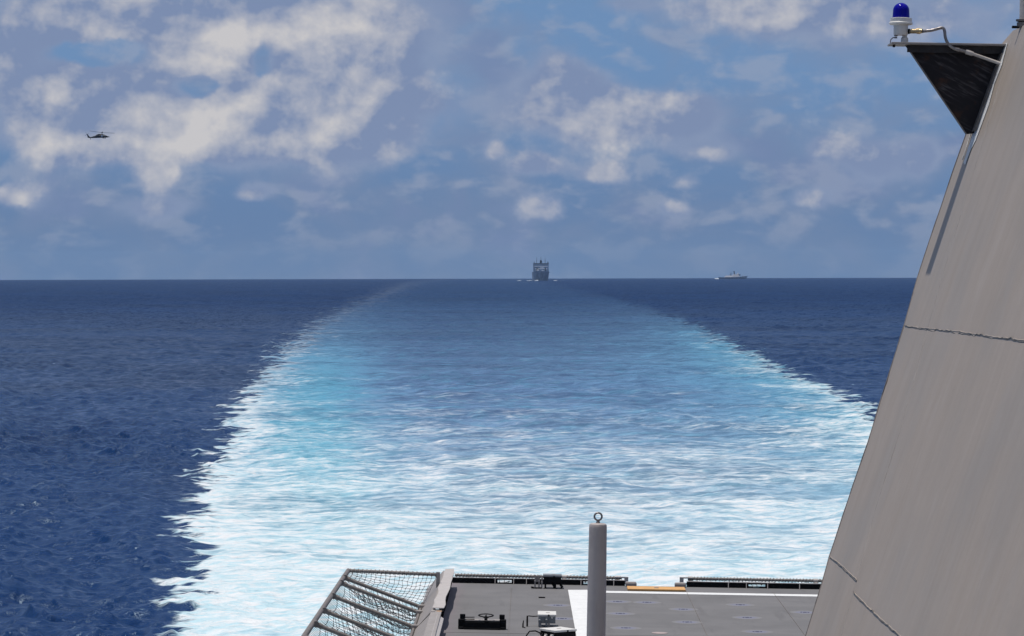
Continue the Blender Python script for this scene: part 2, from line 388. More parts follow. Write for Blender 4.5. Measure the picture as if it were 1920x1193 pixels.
def build_sea():
    r = [130.0]
    while r[-1] < 17500: r.append(r[-1]+(max(.30, r[-1]*.0014) if r[-1] < 420 else r[-1]*.0020))
    r = np.array(r); th = np.radians(np.linspace(-12.5, 12.5, 640))
    Rg, Tg = np.meshgrid(r, th, indexing='ij')
    X = (Rg*np.sin(Tg)).astype(np.float64); Y = (Rg*np.cos(Tg)).astype(np.float64)
    dr = np.gradient(r)[:, None]; dt = Rg*(th[1]-th[0])
    dl, drt = wedge_dist(X, Y); ins = np.clip(np.minimum(dl, drt)/(3+Rg*.01)+.5, 0, 1)
    Z = np.zeros_like(X); DX = np.zeros_like(X); DY = np.zeros_like(X)
    lams = np.exp(rng.uniform(math.log(.9), math.log(20), 110))
    for lam in lams:
        a0 = math.radians(205)+rng.normal(0, .85 if lam < 5 else .5)
        k = 2*math.pi/lam; kx, ky = k*math.cos(a0), k*math.sin(a0)
        sl_ = .052 if lam < 5 else (.026 if lam < 10 else .020)
        amp = sl_/k*rng.uniform(.5, 1.5)
        # spacing along the wave's own direction limits what the grid can carry
        sp = np.maximum(np.abs(math.sin(a0))*dr, np.abs(math.cos(a0))*dt)
        att = np.clip((lam/np.maximum(sp, 1e-3)-2.2)/2.5, 0, 1)
        rel = 1-ins*(0.35 if lam > 8 else .55)
        ph = kx*X+ky*Y+rng.uniform(0, 6.283)
        s_, c_ = np.sin(ph), np.cos(ph)
        A = amp*att*rel
        Z += A*s_; DX += A*math.cos(a0)*c_*.9; DY += A*math.sin(a0)*c_*.9
    # patchy wind: groups of higher and lower waves
    gp = 1+.35*np.sin(X*.05+1.3*np.sin(Y*.021))*np.sin(Y*.033+X*.012)
    Z *= gp
    steep = Z.copy()
    X2, Y2 = X+DX*gp, Y+DY*gp
    Z2 = Z-(X2**2+Y2**2)/(2*RE)
    nr, nt_ = X.shape
    V = np.stack([X2, Y2, Z2], -1).reshape(-1, 3)
    idx = np.arange(nr*nt_).reshape(nr, nt_)
    Q = np.stack([idx[:-1, :-1], idx[:-1, 1:], idx[1:, 1:], idx[1:, :-1]], -1).reshape(-1, 4)
    hgt = (Z/(Z.std(axis=1, keepdims=True)+.02)).reshape(-1)
    # the rest of the sea, coarse, all the way round
    r2 = np.concatenate([[0.5], np.geomspace(20, 22000, 46)]); t2 = np.radians(np.linspace(12.5, 347.5, 100))
    R2, T2 = np.meshgrid(r2, t2, indexing='ij'); Xc, Yc = R2*np.sin(T2), R2*np.cos(T2)
    V2 = np.stack([Xc, Yc, -(Xc**2+Yc**2)/(2*RE)], -1).reshape(-1, 3)
    i2 = np.arange(V2.shape[0]).reshape(R2.shape)+V.shape[0]
    Q2 = np.stack([i2[:-1, :-1], i2[:-1, 1:], i2[1:, 1:], i2[1:, :-1]], -1).reshape(-1, 4)
    r3 = np.linspace(0.5, 131, 8); t3 = np.radians(np.linspace(-12.5, 12.5, 20))
    R3, T3 = np.meshgrid(r3, t3, indexing='ij'); X3, Y3 = R3*np.sin(T3), R3*np.cos(T3)
    V3 = np.stack([X3, Y3, -.3+0*X3], -1).reshape(-1, 3)
    i3 = np.arange(V3.shape[0]).reshape(R3.shape)+V.shape[0]+V2.shape[0]
    Q3 = np.stack([i3[:-1, :-1], i3[:-1, 1:], i3[1:, 1:], i3[1:, :-1]], -1).reshape(-1, 4)
    VV = np.concatenate([V, V2, V3]).astype(np.float32); QQ = np.concatenate([Q, Q2, Q3]).astype(np.int32)
    QQ = QQ[:, ::-1]
    me = bpy.data.meshes.new('sea'); me.vertices.add(len(VV)); me.vertices.foreach_set('co', VV.ravel())
    me.loops.add(QQ.size); me.loops.foreach_set('vertex_index', QQ.ravel())
    me.polygons.add(len(QQ)); me.polygons.foreach_set('loop_start', np.arange(0, QQ.size, 4, dtype=np.int32))
    me.update(calc_edges=True)
    me.polygons.foreach_set('use_smooth', np.ones(len(QQ), bool))
    a, b2 = wedge_dist(VV[:, 0], VV[:, 1])
    for nm, arr in (('dl', a), ('dr', b2), ('crest', np.concatenate([hgt, np.zeros(len(VV)-len(hgt))]))):
        at = me.attributes.new(nm, 'FLOAT', 'POINT'); at.data.foreach_set('value', arr.astype(np.float32))
    o = bpy.data.objects.new('sea', me); COL.objects.link(o); o['kind'] = 'structure'
    o['label'] = 'deep blue open sea with a broad white and turquoise wake'
    return o

def mat_sea():
    mt, T, b = newmat('sea_water')
    P = T.node('ShaderNodeNewGeometry').outputs['Position']
    x, y, z = T.sep(P)[:3]
    P2 = T.comb(x, y, 0)
    A = lambda nm: T.node('ShaderNodeAttribute', attribute_name=nm).outputs['Fac']
    dl, dr, cr = A('dl'), A('dr'), A('crest')
    ly = T.m('LOGARITHM', T.m('MAXIMUM', y, 10.0), 10.0)          # 2.2 .. 4.2
    t = T.m('DIVIDE', T.m('SUBTRACT', ly, 2.1), 2.1)             # 0 .. 1
    yr = T.m('MULTIPLY', y, .001)
    # ragged edge: fingers that grow with distance
    grow = T.m('ADD', T.m('MULTIPLY', yr, 20.0), 2.6)
    e1 = T.m('SUBTRACT', T.noise(P2, .10, 3, .6, 0, '2D'), .5)
    e2 = T.m('SUBTRACT', T.noise(T.v('MULTIPLY', P2, (.55, 1, 1)), .34, 5, .62, .3, '2D'), .5)
    jag = T.m('ADD', T.m('MULTIPLY', e1, T.m('MULTIPLY', grow, 1.0)), T.m('MULTIPLY', e2, T.m('MULTIPLY', grow, 1.15)))
    ml = T.m('ADD', dl, jag); mr = T.m('ADD', dr, jag)
    din = T.m('MINIMUM', ml, mr)
    soft = T.m('ADD', T.m('MULTIPLY', yr, 1.8), .5)
    inside = T.step(T.m('DIVIDE', din, soft), -.3, 1.0)
    # how much foam is left, astern
    decay = T.curve(t, [(0, .98), (.045, .90), (.09, .81), (.126, .71), (.173, .57), (.21, .47), (.25, .37), (.30, .25), (.35, .15), (.45, .09), (.6, .05), (1, .03)])
    el_ = T.m('EXPONENT', T.m('DIVIDE', T.m('MAXIMUM', ml, 0.0), T.m('MULTIPLY_ADD', yr, -9.0, -1.3)))
    er_ = T.m('EXPONENT', T.m('DIVIDE', T.m('MAXIMUM', mr, 0.0), T.m('MULTIPLY_ADD', yr, -9.0, -1.6)))
    gl = T.curve(t, [(0, .25), (.12, .48), (.2, .62), (.33, .58), (.5, .50), (.7, .62), (.85, .6), (1, .30)])
    gr = T.curve(t, [(0, .3), (.2, .62), (.33, .58), (.45, .30), (.55, .10), (.7, .0), (1, .0)])
    D = T.m('ADD', T.m('ADD', decay, T.m('MULTIPLY', el_, gl)), T.m('MULTIPLY', er_, gr))
    big = T.noise(P2, .045, 4, .55, .5, '2D')
    mid = T.noise(T.v('MULTIPLY', P2, (.62, 1.15, 1)), .40, 6, .62, .25, '2D')
    fin = T.noise(T.v('MULTIPLY', P2, (.62, 1.15, 1)), 1.35, 6, .68, .2, '2D')
    pat = T.m('ADD', T.m('MULTIPLY', big, .32), T.m('ADD', T.m('MULTIPLY', mid, .40), T.m('MULTIPLY', fin, .28)))
    th = T.m('MULTIPLY_ADD', D, -.42, .74)
    foam = T.step(T.m('SUBTRACT', pat, th), -.10, .16)
    foam = T.m('MULTIPLY', foam, inside)
    foam = T.m('MULTIPLY', foam, T.step(D, .03, .5, .25, 1.0))
    foam = T.m('MULTIPLY', foam, T.curve(t, [(0, .92), (.3, .92), (.42, .75), (.55, .38), (.8, .22), (1, .1)]))
    # aerated water under the foam
    band_l = T.m('EXPONENT', T.m('MULTIPLY', T.m('POWER', T.m('DIVIDE', T.m('SUBTRACT', ml, 10.0), T.m('MULTIPLY_ADD', yr, 14.0, 3.0)), 2.0), -1.0))
    band_r = T.m('EXPONENT', T.m('DIVIDE', T.m('MAXIMUM', mr, 0.0), T.m('MULTIPLY_ADD', yr, -18.0, -6.0)))
    tl = T.curve(t, [(0, .4), (.1, .65), (.2, .95), (.3, .80), (.4, .32), (.5, .12), (.65, 0), (1, 0)])
    tr = T.curve(t, [(0, .2), (.1, .5), (.2, 1.2), (.32, 1.05), (.42, .6), (.5, .12), (.65, 0), (1, 0)])
    dec2 = T.curve(t, [(0, 1), (.1, 1), (.2, .90), (.27, .76), (.33, .60), (.42, .32), (.6, .10), (1, .05)])
    aer = T.m('ADD', dec2, T.m('ADD', T.m('MULTIPLY', band_l, tl), T.m('MULTIPLY', band_r, tr)))
    aer = T.m('ADD', aer, T.m('MULTIPLY', T.m('SUBTRACT', T.noise(P2, .11, 5, .6, .6, '2D'), .5), T.m('MULTIPLY', aer, 1.5)))
    aer = T.m('MULTIPLY', T.m('MAXIMUM', aer, 0.0, clamp=True), inside, clamp=True)
    turqf = T.m('ADD', T.m('MULTIPLY', band_l, tl), T.m('MULTIPLY', band_r, tr), clamp=True)
    patch = T.step(T.noise(P2, .16, 4, .6, .5, '2D'), .42, .66)
    turqf = T.m('MAXIMUM', turqf, T.m('MULTIPLY', patch, .38), clamp=True)
    bands = T.noise(T.v('MULTIPLY', P2, (.5, 1, 1)), .028, 6, .62, .5, '2D')
    aer = T.m('MULTIPLY', aer, T.m('MULTIPLY', T.step(bands, .36, .62, .76, 1.10), T.step(mid, .36, .64, .72, 1.20)), clamp=True)
    deep = T.mix(T.step(T.noise(P2, .012, 4, .5, 0, '2D'), .35, .65), (.0008, .0155, .067), (.0018, .0235, .094))
    near = T.step(t, .03, .30, 1, 0)
    aerc = T.mix(turqf, T.mix(near, (.11, .20, .36), (.36, .53, .62)), T.mix(near, (.085, .335, .47), (.26, .56, .65)))
    c = T.mix(aer, deep, aerc)
    # a few breaking crests outside the wake
    wc = T.m('MULTIPLY', T.step(T.m('MULTIPLY_ADD', T.m('SUBTRACT', T.noise(P2, 1.1, 5, .7, .5, '2D'), .5), 3.0, cr), 3.7, 4.3), T.step(T.noise(T.v('ADD', P2, (310, 77, 0)), .06, 2, .5, 0, '2D'), .50, .62))
    wc = T.m('MULTIPLY', wc, T.step(y, 300, 900, .75, 0))
    fo = T.m('MAXIMUM', foam, wc, clamp=True)
    fcol = T.mix(T.step(T.m('MULTIPLY_ADD', mid, .5, T.m('MULTIPLY', fin, .5)), .40, .60), (.44, .62, .68), (.70, .705, .71))
    c = T.mix(fo, c, fcol)
    T.put(b.inputs['Base Color'], c)
    T.put(b.inputs['Roughness'], T.m('MULTIPLY_ADD', T.m('MAXIMUM', fo, T.m('MULTIPLY', aer, .35)), .55, T.step(y, 150, 2500, .20, .42), clamp=True))
    b.inputs['IOR'].default_value = 1.33
    T.put(b.inputs['Specular IOR Level'], T.m('MULTIPLY_ADD', fo, -.25, T.step(y, 200, 2000, .34, .12)))
    b.inputs['Specular Tint'].default_value = (.55, .84, 1.0, 1)
    # ripples too small for the mesh
    h1 = T.noise(T.v('MULTIPLY', P2, (1, 1.2, 1)), .95, 5, .62, .3, '2D'); h2 = T.noise(P2, .22, 4, .6, .3, '2D')
    hh = T.m('ADD', T.m('MULTIPLY', h1, T.step(y, 150, 900, .30, .8)), T.m('MULTIPLY', h2, T.step(y, 250, 1200, .25, 2.6)))
    hh = T.m('ADD', hh, T.m('MULTIPLY', T.m('ADD', T.m('MULTIPLY', mid, .8), T.m('MULTIPLY', fin, .3)), T.m('MULTIPLY', inside, .6)))
    bn = T.node('ShaderNodeBump'); bn.inputs['Strength'].default_value = .9; bn.inputs['Distance'].default_value = 1.0
    T.l.new(hh, bn.inputs['Height'])
    # chop finer than a pixel's footprint, given straight to the normal so it survives distance
    def slope(sc, det, off):
        nn = T.node('ShaderNodeTexNoise', noise_dimensions='2D'); T.put(nn.inputs['Vector'], T.v('ADD', P2, off)); nn.inputs['Scale'].default_value = sc
        nn.inputs['Detail'].default_value = det; nn.inputs['Roughness'].default_value = .65; nn.inputs['Distortion'].default_value = .3
        return T.v('MULTIPLY', T.v('SUBTRACT', nn.outputs['Color'], (.5, .5, .5)), (1, 1, 0))
    kk_ = T.m('MULTIPLY', T.step(y, 160, 900, 1.5, 2.5), T.m('MULTIPLY_ADD', T.m('MULTIPLY', inside, T.step(y, 300, 1200, 1, 0)), -.35, 1.0))
    pv = T.v('ADD', slope(.55, 4, (0, 0, 0)), T.v('MULTIPLY', slope(.10, 3, (40, 9, 0)), (.5, .5, 0)))
    sc_n = T.node('ShaderNodeVectorMath', operation='SCALE'); T.put(sc_n.inputs[0], pv); T.put(sc_n.inputs['Scale'], kk_)
    T.put(b.inputs['Normal'], T.v('NORMALIZE', T.v('ADD', bn.outputs[0], sc_n.outputs[0])))
    return mt
sea = build_sea(); sea.data.materials.append(mat_sea())

# ------------------------------------------------------------------ own ship: deck and hull
ydeck = dp(1000, 1095.4).y
dk = Thing('flight_deck', 'dark grey non-skid flight deck with a thin white cross line', 'deck', (0, 55, 11), empty=False, kind='structure')
mb = MB(); mb.box((9.1, (ydeck+28)/2, 10.9), (22.3, ydeck-28, .2)); deck = dk.whole(mb, DECK, absolute=True)
def marking(name, quad, mat, z=.004, label=None):
    b = MB(); b.prism([(p.x, p.y, 11+z) for p in quad], (0, 0, .003)); return dk.part(name, b, mat, absolute=True, label=label)
yl = dp(1330, 1113.5).y
a = dp(1136, 1110); 
marking('cross_line', [Vector((a.x-.45, yl-.28, 0)), Vector((9, yl-.28, 0)), Vector((9, yl+.20, 0)), Vector((a.x-.45, yl+.20, 0))], WHITEL, .004, 'thin white line painted across the deck')
P1, P2_ = dp(1065, 1107), dp(1080.5, 1193); P3, P4 = dp(1101, 1107), dp(1124, 1193)
ext = lambda A, B: A+(B-A)*1.6
marking('broad_stripe', [P1, P3, ext(P3, P4), ext(P1, P2_)], WHITEL, .009, 'broad white stripe painted along the deck')
for (A, B, w) in ((dp(959, 1097), dp(953.6, 1193), .006), (dp(1290, 1117), dp(1326, 1191), .009), (dp(1470, 1139), dp(1500, 1179), .008)):
    xx = (A.x+B.x)/2
    b = MB(); b.box((xx, (ydeck+30)/2, 11.006), (w, ydeck-32, .010)); dk.part('plate_seam', b, PIPE, absolute=True)
for yy in (dp(900, 1187).y,):
    b = MB(); b.box((7.0, yy, 11.003), (17.9, .014, .004)); dk.part('plate_seam', b, PIPE, absolute=True)
p = dp(1237, 1187.5)
b = MB(); b.lathe([(.18, 0), (.18, .004)], (p.x, p.y, 11.004), 24); dk.part('pale_stain', b, HAT, absolute=True)
p = dp(1016, 1121.3)
b = MB(); b.box((p.x, p.y, 11.012), (.16, .10, .024)); dk.part('recessed_handle', b, BLACK, absolute=True)

hl = Thing('hull', 'grey hull below the flight deck', 'hull', (9, 40, 0), empty=False, kind='structure')
mb = MB()
mb.loft([[(-1.7, -20, 10.79), (19.9, -20, 10.79), (18.5, -20, -1), (-.2, -20, -1)], [(-2.0, ydeck-.02, 10.79), (20.2, ydeck-.02, 10.79), (18.5, ydeck-1.8, -1), (-.2, ydeck-1.8, -1)]])
hl.whole(mb, HULLG, absolute=True)

# tie-down fittings
TD = [(1158,1128.6,'beside the post nearest the stern'),(1163,1151,'second from the stern right of the post'),(1173.5,1178,'nearest the camera right of the post'),
      (1281,1143,'below the orange sill, far one'),(1288.5,1167,'below the orange sill, near one'),(1213,1130,'between the post row and the orange sill'),(1388,1134.6,'in the middle right row nearest the stern'),
      (1401,1158.5,'in the middle right row, second'),(1420,1185,'nearest the camera in the middle right row'),(1509,1148.7,'closest to the funnel'),
      (1046,1135.5,'left of the broad white stripe near the stern box'),(1054,1160.5,'left of the broad white stripe, near the small cabinet')]
mtd, T, b_ = newmat('tie_down_stain')
pp = T.node('ShaderNodeTexCoord').outputs['Object']
rr = T.v('LENGTH', T.v('MULTIPLY', pp, (1, 1, 0)), out=1)
fm = T.m('MULTIPLY', T.step(T.m('MULTIPLY_ADD', T.m('SUBTRACT', T.noise(pp, 6, 4, .6), .5), .16, rr), .10, .36, 1, 0), .55)
T.put(b_.inputs['Base Color'], T.mix(fm, (.162, .157, .157), (.125, .138, .235))); b_.inputs['Roughness'].default_value = .8
TDS = paint('tie_down_socket', (.045, .05, .085), .7, .2, 9)
for (u, v, w) in TD:
    p = dp(u, v)
    t = Thing('tie_down', 'round blue-stained deck tie-down, '+w, 'tie-down', p, group='tie-down sockets set in the flight deck')
    b = MB(); b.lathe([(.36, .0015), (.355, .004)], n=28); pl = t.part('rim_plate', b, mtd)
    b = MB(); b.lathe([(.05, .004), (.05, .010), (.04, .013)], n=16); b.box((.085, 0, .008), (.04, .025, .009)); b.box((-.085, 0, .008), (.04, .025, .009)); t.part('socket', b, TDS)

# ------------------------------------------------------------------ bulwark at the deck edge
XH, ZC = dp(792, 1139).x, 11.46
y0, y1 = dp(810.6, 1139.5, ZC).y, dp(833, 1066.5, ZC).y
xc0, xc1 = dp(811, 1139.5, ZC).x, dp(832, 1139, ZC).x
t = Thing('bulwark', 'aft length of sloping grey bulwark with a bent bright top plate', 'bulwark', ((xc0+xc1)/2, y1, 11), group='bulwark lengths along the deck edge')
ys = np.linspace(y0, y1, 12); wob = [0, .02, -.03, .01, .035, -.02, -.035, -.01, .03, .02, 0, .02]
rows = [[(xc0+wob[i]*.7+.02*i/11, y, ZC+.012*math.sin(i*1.7)), (xc1+wob[(i+3) % 12]*.6+.02*i/11, y, ZC-.01*math.sin(i*2.1))] for i, y in enumerate(ys)]
top = MB(); top.grid(rows); top.grid([[(q_[0], q_[1], q_[2]-.02) for q_ in reversed(r_)] for r_ in rows])
for k in (0, 1): top.grid([[r_[k], (r_[k][0], r_[k][1], r_[k][2]-.02)] for r_ in rows])
for r_ in (rows[0], rows[-1]): top.grid([[r_[0], r_[1]], [(r_[0][0], r_[0][1], r_[0][2]-.02), (r_[1][0], r_[1][1], r_[1][2]-.02)]])
t.part('top_plate', top, LGREY, absolute=True)
ob = MB(); ob.prism([(XH-.05, y0-.3, 10.95), (XH+.03, y0-.3, 10.95), (xc0+.06, y0-.3, ZC-.05), (xc0-.02, y0-.3, ZC-.05)], (0, y1-y0+.3, 0)); t.part('outer_face', ob, GREY, absolute=True)
xi = -2.05
ib = MB(); ib.prism([(xi-.03, y0-.3, 11), (xi, y0-.3, 11), (xc1, y0-.3, ZC-.05), (xc1-.03, y0-.3, ZC-.05)], (0, y1-y0+.2, 0)); ib.prism([(xi-.06, y1, 11), (xi+.0, y1, 11), (xi+.0, y1, 11.17), (xi-.06, y1, 11.17)], (0, ydeck-y1-.02, 0)); t.part('inner_face', ib, BLACK, absolute=True)  # inner face coloured black to carry the shade it lies in
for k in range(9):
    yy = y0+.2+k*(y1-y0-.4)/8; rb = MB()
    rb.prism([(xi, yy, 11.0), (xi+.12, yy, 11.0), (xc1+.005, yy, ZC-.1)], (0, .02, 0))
    t.part('stiffener', rb, BLACK, absolute=True)  # blackened with the inner face, shade put into the colour
t = Thing('bulwark', 'nearer length of lower folded grey bulwark with rust at its corner', 'bulwark', (-2.3, 55, 11), group='bulwark lengths along the deck edge')
A = dp(809, 1142, 11.40); B = dp(831, 1141.5, 11.40); ya = A.y-.03
fw = MB(); fw.prism([(A.x, ya, 11.40), (B.x-.02, ya, 11.40), (B.x-.02, ya, 11.36), (A.x, ya, 11.36)], (0, -35, 0)); t.part('top_plate', fw, GREY, absolute=True, bevel=.008)
fo_ = MB(); fo_.prism([(XH-.05, ya-.25, 10.95), (XH+.02, ya-.25, 10.95), (A.x+.05, ya-.25, 11.355), (A.x+.0, ya-.25, 11.355)], (0, -35, 0)); t.part('outer_face', fo_, GREY, absolute=True)
C_ = dp(829, 1158, 11.34)
fi = MB(); fi.prism([(B.x-.10, C_.y, 11.408), (B.x+.05, C_.y, 11.32), (B.x+.05, C_.y, 11.29), (B.x-.10, C_.y, 11.38)], (0, -30, 0)); t.part('inner_flap', fi, LGREY, absolute=True, bevel=.005)
fi = MB(); fi.prism([(xi-.05, ya, 11), (xi-.02, ya, 11), (B.x-.04, ya, 11.355), (B.x-.07, ya, 11.355)], (0, -35, 0)); t.part('inner_face', fi, BLACK, absolute=True)  # black here too stands for the shade on this side
ru = MB(); r1 = dp(824, 1146, 11.405); ru.lathe([(.07, 0), (.065, .003)], (r1.x, r1.y, 11.402), 14); t.part('rust_patch', ru, paint('rust', (.42, .24, .12), .8, .2, 9), absolute=True)

# ------------------------------------------------------------------ safety nets
def rope_on(b, A, B, r, pitch=.10, rr_=.011, seg=9):
    A, B = Vector(A), Vector(B); L = (B-A).length; t_ = (B-A)/L
    x_ = Vector((0, 0, 1)) - t_*t_.z; x_.normalize(); y_ = t_.cross(x_); n = int(L/pitch*seg)
    b.tube([A+t_*L*i/n+(x_*math.cos(2*math.pi*i/seg)+y_*math.sin(2*math.pi*i/seg))*(r+rr_*.6) for i in range(n+1)], rr_, 4)
def net_patch(b, A, B, C, D, nu, nv, sag, r=.0055, seed=0, skew=0.0):
    A, B, C, D = map(Vector, (A, B, C, D)); rg = random.Random(seed); P = []
    for j in range(nv+1):
        row = []
        for i in range(nu+1):
            s_, t_ = i/nu, j/nv
            p = A*(1-s_)*(1-t_)+B*s_*(1-t_)+C*s_*t_+D*(1-s_)*t_
            g = (4*s_*(1-s_))**.7*(4*t_*(1-t_))**.8
            e = min(1, 6*min(s_, 1-s_, t_, 1-t_))
            p = p+Vector((rg.gauss(0, .012)*e+skew*g, rg.gauss(0, .02)*e, -sag*g*(1+.25*math.sin(7*s_+3*t_+seed))+rg.gauss(0, .010)*e))
            row.append(p)
        P.append(row)
    for row in P: b.tube(row, r, 3, cap=False)
    for i in range(nu+1): b.tube([P[j][i] for j in range(nv+1)], r, 3, cap=False)
    for row in P[1:-1]:
        for p in row[1:-1]: b.box(p, (.020, .020, .016))
ZO = 11.0+(8-7.29)
YS = [dp(788, 1153).y, dp(776, 1180).y]; YS += [dp(600, 1144.5, ZO).y, dp(582, 1170, ZO).y]; YS += [YS[-1]-2.65*k for k in (1, 2, 3)]
yA = dp(645, 1083, ZO).y; XO = dp(645, 1083, ZO).x; yE = dp(647.5, 1070, ZO).y
sn = Thing('safety_net', 'raised side safety net of grey pipes and sagging black mesh', 'safety net', (XH, 70, 11))
o = Vector((XO, yE, ZO)); b = MB(); b.tube([(XO, yE, ZO), (XO-.10, YS[-1]-.5, ZO)], .055, 12); sn.part('outer_rail', b, PIPE, absolute=True, smooth=40)
endI = yp(820, 1077.5, yE)
b = MB(); b.tube([(XO, yE, ZO), endI], .042, 12); ep = sn.part('end_pipe', b, PIPE, absolute=True, smooth=40)
b = MB(); rope_on(b, (XO+.05, yE, ZO), endI, .042); sn.part('lashing_rope', b, ROPE, parent=ep, absolute=True)
b = MB(); b.box((endI.x+.02, yE-.02, (endI.z+11)/2), (.09, .09, endI.z-11+.12)); b.lathe([(.05, -.07), (.055, 0), (.04, .06)], (endI.x+.01, yE, endI.z), 12); sn.part('end_post', b, GREY, absolute=True, smooth=40)
for k, yy in enumerate([yA]+YS):
    dz_ = .0
    b = MB(); b.tube([(XO-.02, yy, ZO), (XH+.02, yy, 11.03)], .045, 10); cp = sn.part('cross_pipe', b, PIPE, absolute=True, smooth=40)
    b = MB(); d_ = (Vector((XH, yy, 11.03))-Vector((XO, yy, ZO))).normalized()
    b.tube([Vector((XO+.02, yy-.07, ZO)), Vector((XO-.0, yy+.07, ZO))], .070, 10); b.tube([Vector((XO, yy, ZO))+d_*.06, Vector((XO, yy, ZO))+d_*.15], .058, 10)
    sn.part('collar', b, PIPE, parent=cp, absolute=True, smooth=40)
    b = MB(); b.box((XH-.02, yy, 11.02), (.16, .14, .16)); sn.part('hinge', b, GREY, parent=cp, absolute=True, bevel=.012)
hingepipe = MB(); hingepipe.tube([(XH-.03, yE-.5, 11.0), (XH-.06, YS[-1]-.5, 11.0)], .04, 10); sn.part('hinge_pipe', hingepipe, PIPE, absolute=True, smooth=40)
b = MB(); net_patch(b, (XO, yE, ZO), endI, (XH, yA, 11.03), (XO, yA, ZO), 19, 9, .10, seed=2, skew=.05); sn.part('net', b, CORD, absolute=True, fix=False)
prev = yA
for k, yy in enumerate(YS):
    b = MB(); net_patch(b, (XO, prev, ZO), (XH, prev, 11.03), (XH, yy, 11.03), (XO, yy, ZO), 19, max(5, int((prev-yy)/.21)), .34, seed=k+5, skew=.16)
    # slack net bunched in the lower, inner half
    net_patch(b, (XO+.25, prev-.15, ZO-.12), (XH, prev-.05, 11.0), (XH-.05, yy+.45, 10.8), (XO+.5, yy+.3, ZO-.5), 12, 6, .22, seed=k+25, skew=.10)
    sn.part('net', b, CORD, absolute=True, fix=False); prev = yy
# the stern nets, lying level behind the coaming
def stern_net(ua, va, ub, vb, collars, label, end):
    z_ = 11.14
    A, B = dp(ua, va, z_), dp(ub, vb, z_); B.y = A.y
    t = Thing('safety_net', label, 'safety net', ((A.x+B.x)/2, ydeck, 11), group='level nets behind the stern coaming')
    b = MB(); b.tube([A, B], .036, 12); ep = t.part('outer_rail', b, PIPE, absolute=True, smooth=40)
    b = MB(); rope_on(b, A, B, .036, .085, .013); t.part('lashing_rope', b, ROPE, parent=ep, absolute=True)
    b = MB(); net_patch(b, A, B, (B.x, ydeck+.12, 11.03), (A.x, ydeck+.12, 11.03), int((B.x-A.x)/.115), 6, .05, r=.005, seed=3); t.part('net', b, CORD, absolute=True, fix=False)
    for uc in collars:
        c = dp(uc, va+(vb-va)*(uc-ua)/(ub-ua), z_); c.y = A.y
        b = MB(); b.tube([c-Vector((.06, 0, 0)), c+Vector((.06, 0, 0))], .058, 12); b.box((c.x, A.y-.10, 11.06), (.07, .2, .09)); t.part('collar', b, LGREY, absolute=True, smooth=40)
    if end is not None:
        ux0, ux1 = end; a_ = dp(ux0, va+(vb-va)*(ux0-ua)/(ub-ua), z_); c_ = dp(ux1, va+(vb-va)*(ux1-ua)/(ub-ua), z_); w_ = c_.x-a_.x
        b = MB(); yy = A.y-.12; zt, zb = 11.17, 11.015
        b.box((a_.x+w_/2, yy, zt), (w_, .12, .03)); b.box((a_.x+w_/2, yy, zb), (w_, .12, .03))
        xe = c_.x-.05 if ux0 < 1200 else a_.x+.05
        b.box((xe, yy, (zt+zb)/2), (.10, .12, zt-zb-.032)); t.part('end_bracket', b, LGREY, absolute=True)
stern_net(853, 1078.6, 1165, 1082.0, (1058, 1157), 'left rope-lashed net rail behind the stern coaming', (1152, 1177))
stern_net(1290, 1085.0, 1640, 1092.4, (1294, 1530), 'right rope-lashed net rail behind the stern coaming', (1274, 1298))

# stern coaming: black upright plate with ribs and freeing slots
def coaming(ua, ub, ribs, slots, label):
    xa, xb = dp(ua, 1096).x, dp(ub, 1096).x
    t = Thing('coaming', label, 'coaming', ((xa+xb)/2, ydeck, 11), group='low coamings along the stern edge')
    yy = ydeck-.03; b = MB(); xs = [xa]
    for s0, s1 in slots:
        x0_, x1_ = dp(s0, 1096).x, dp(s1, 1096).x
        b.box(((xs[-1]+x0_)/2, yy, 11.065), (x0_-xs[-1], .03, .13)); 
        b.box(((x0_+x1_)/2, yy, 11.112), (x1_-x0_, .028, .036)); b.box(((x0_+x1_)/2, yy, 11.016), (x1_-x0_, .028, .030))
        b.box((x0_+.012, yy, 11.06), (.024, .026, .09)); b.box((x1_-.012, yy, 11.06), (.024, .026, .09)); xs.append(x1_)
    b.box(((xs[-1]+xb)/2, yy, 11.065), (xb-xs[-1], .03, .13)); t.part('upright_plate', b, BLACK, absolute=True)
    b = MB(); b.box(((xa+xb)/2, yy, 11.139), (xb-xa, .07, .014)); t.part('top_flange', b, LGREY, absolute=True)
    for rx_ in ribs:
        x_ = dp(rx_, 1096).x; b = MB(); b.prism([(x_-.008, yy-.017, 11.004), (x_-.008, yy-.017, 11.13), (x_-.008, yy-.05, 11.13), (x_-.008, yy-.09, 11.004)], (.016, 0, 0)); t.part('rib', b, LGREY, absolute=True)
coaming(847, 1171, (928, 963, 987, 1089, 1124, 1150), ((931, 961), (1092, 1122)), 'left black stern coaming with two bright slots')
coaming(1285, 1680, (1361.6, 1394.6, 1433.5, 1491.7), ((1397, 1431),), 'right black stern coaming with a single bright slot')
xr0, xr1 = dp(1175, 1102).x, dp(1283, 1104).x
t = Thing('sill', 'orange painted sill across the gap in the stern coaming', 'sill', ((xr0+xr1)/2, ydeck-1, 11))
ya_, yb_ = dp(1175, 1105.6, 11.03).y, dp(1175, 1099, 11.05).y
b = MB(); b.box(((xr0+xr1)/2, (ya_+yb_)/2, 11.028), (xr1-xr0, yb_-ya_, .05)); t.part('sill_plate', b, ORANGE, absolute=True, bevel=.01)
p = dp(1231, 1102.5, 11.055); b = MB(); b.lathe([(.07, 0), (.05, .012)], (p.x, p.y, 11.054), 14); t.part('ring_fitting', b, PIPE, absolute=True)
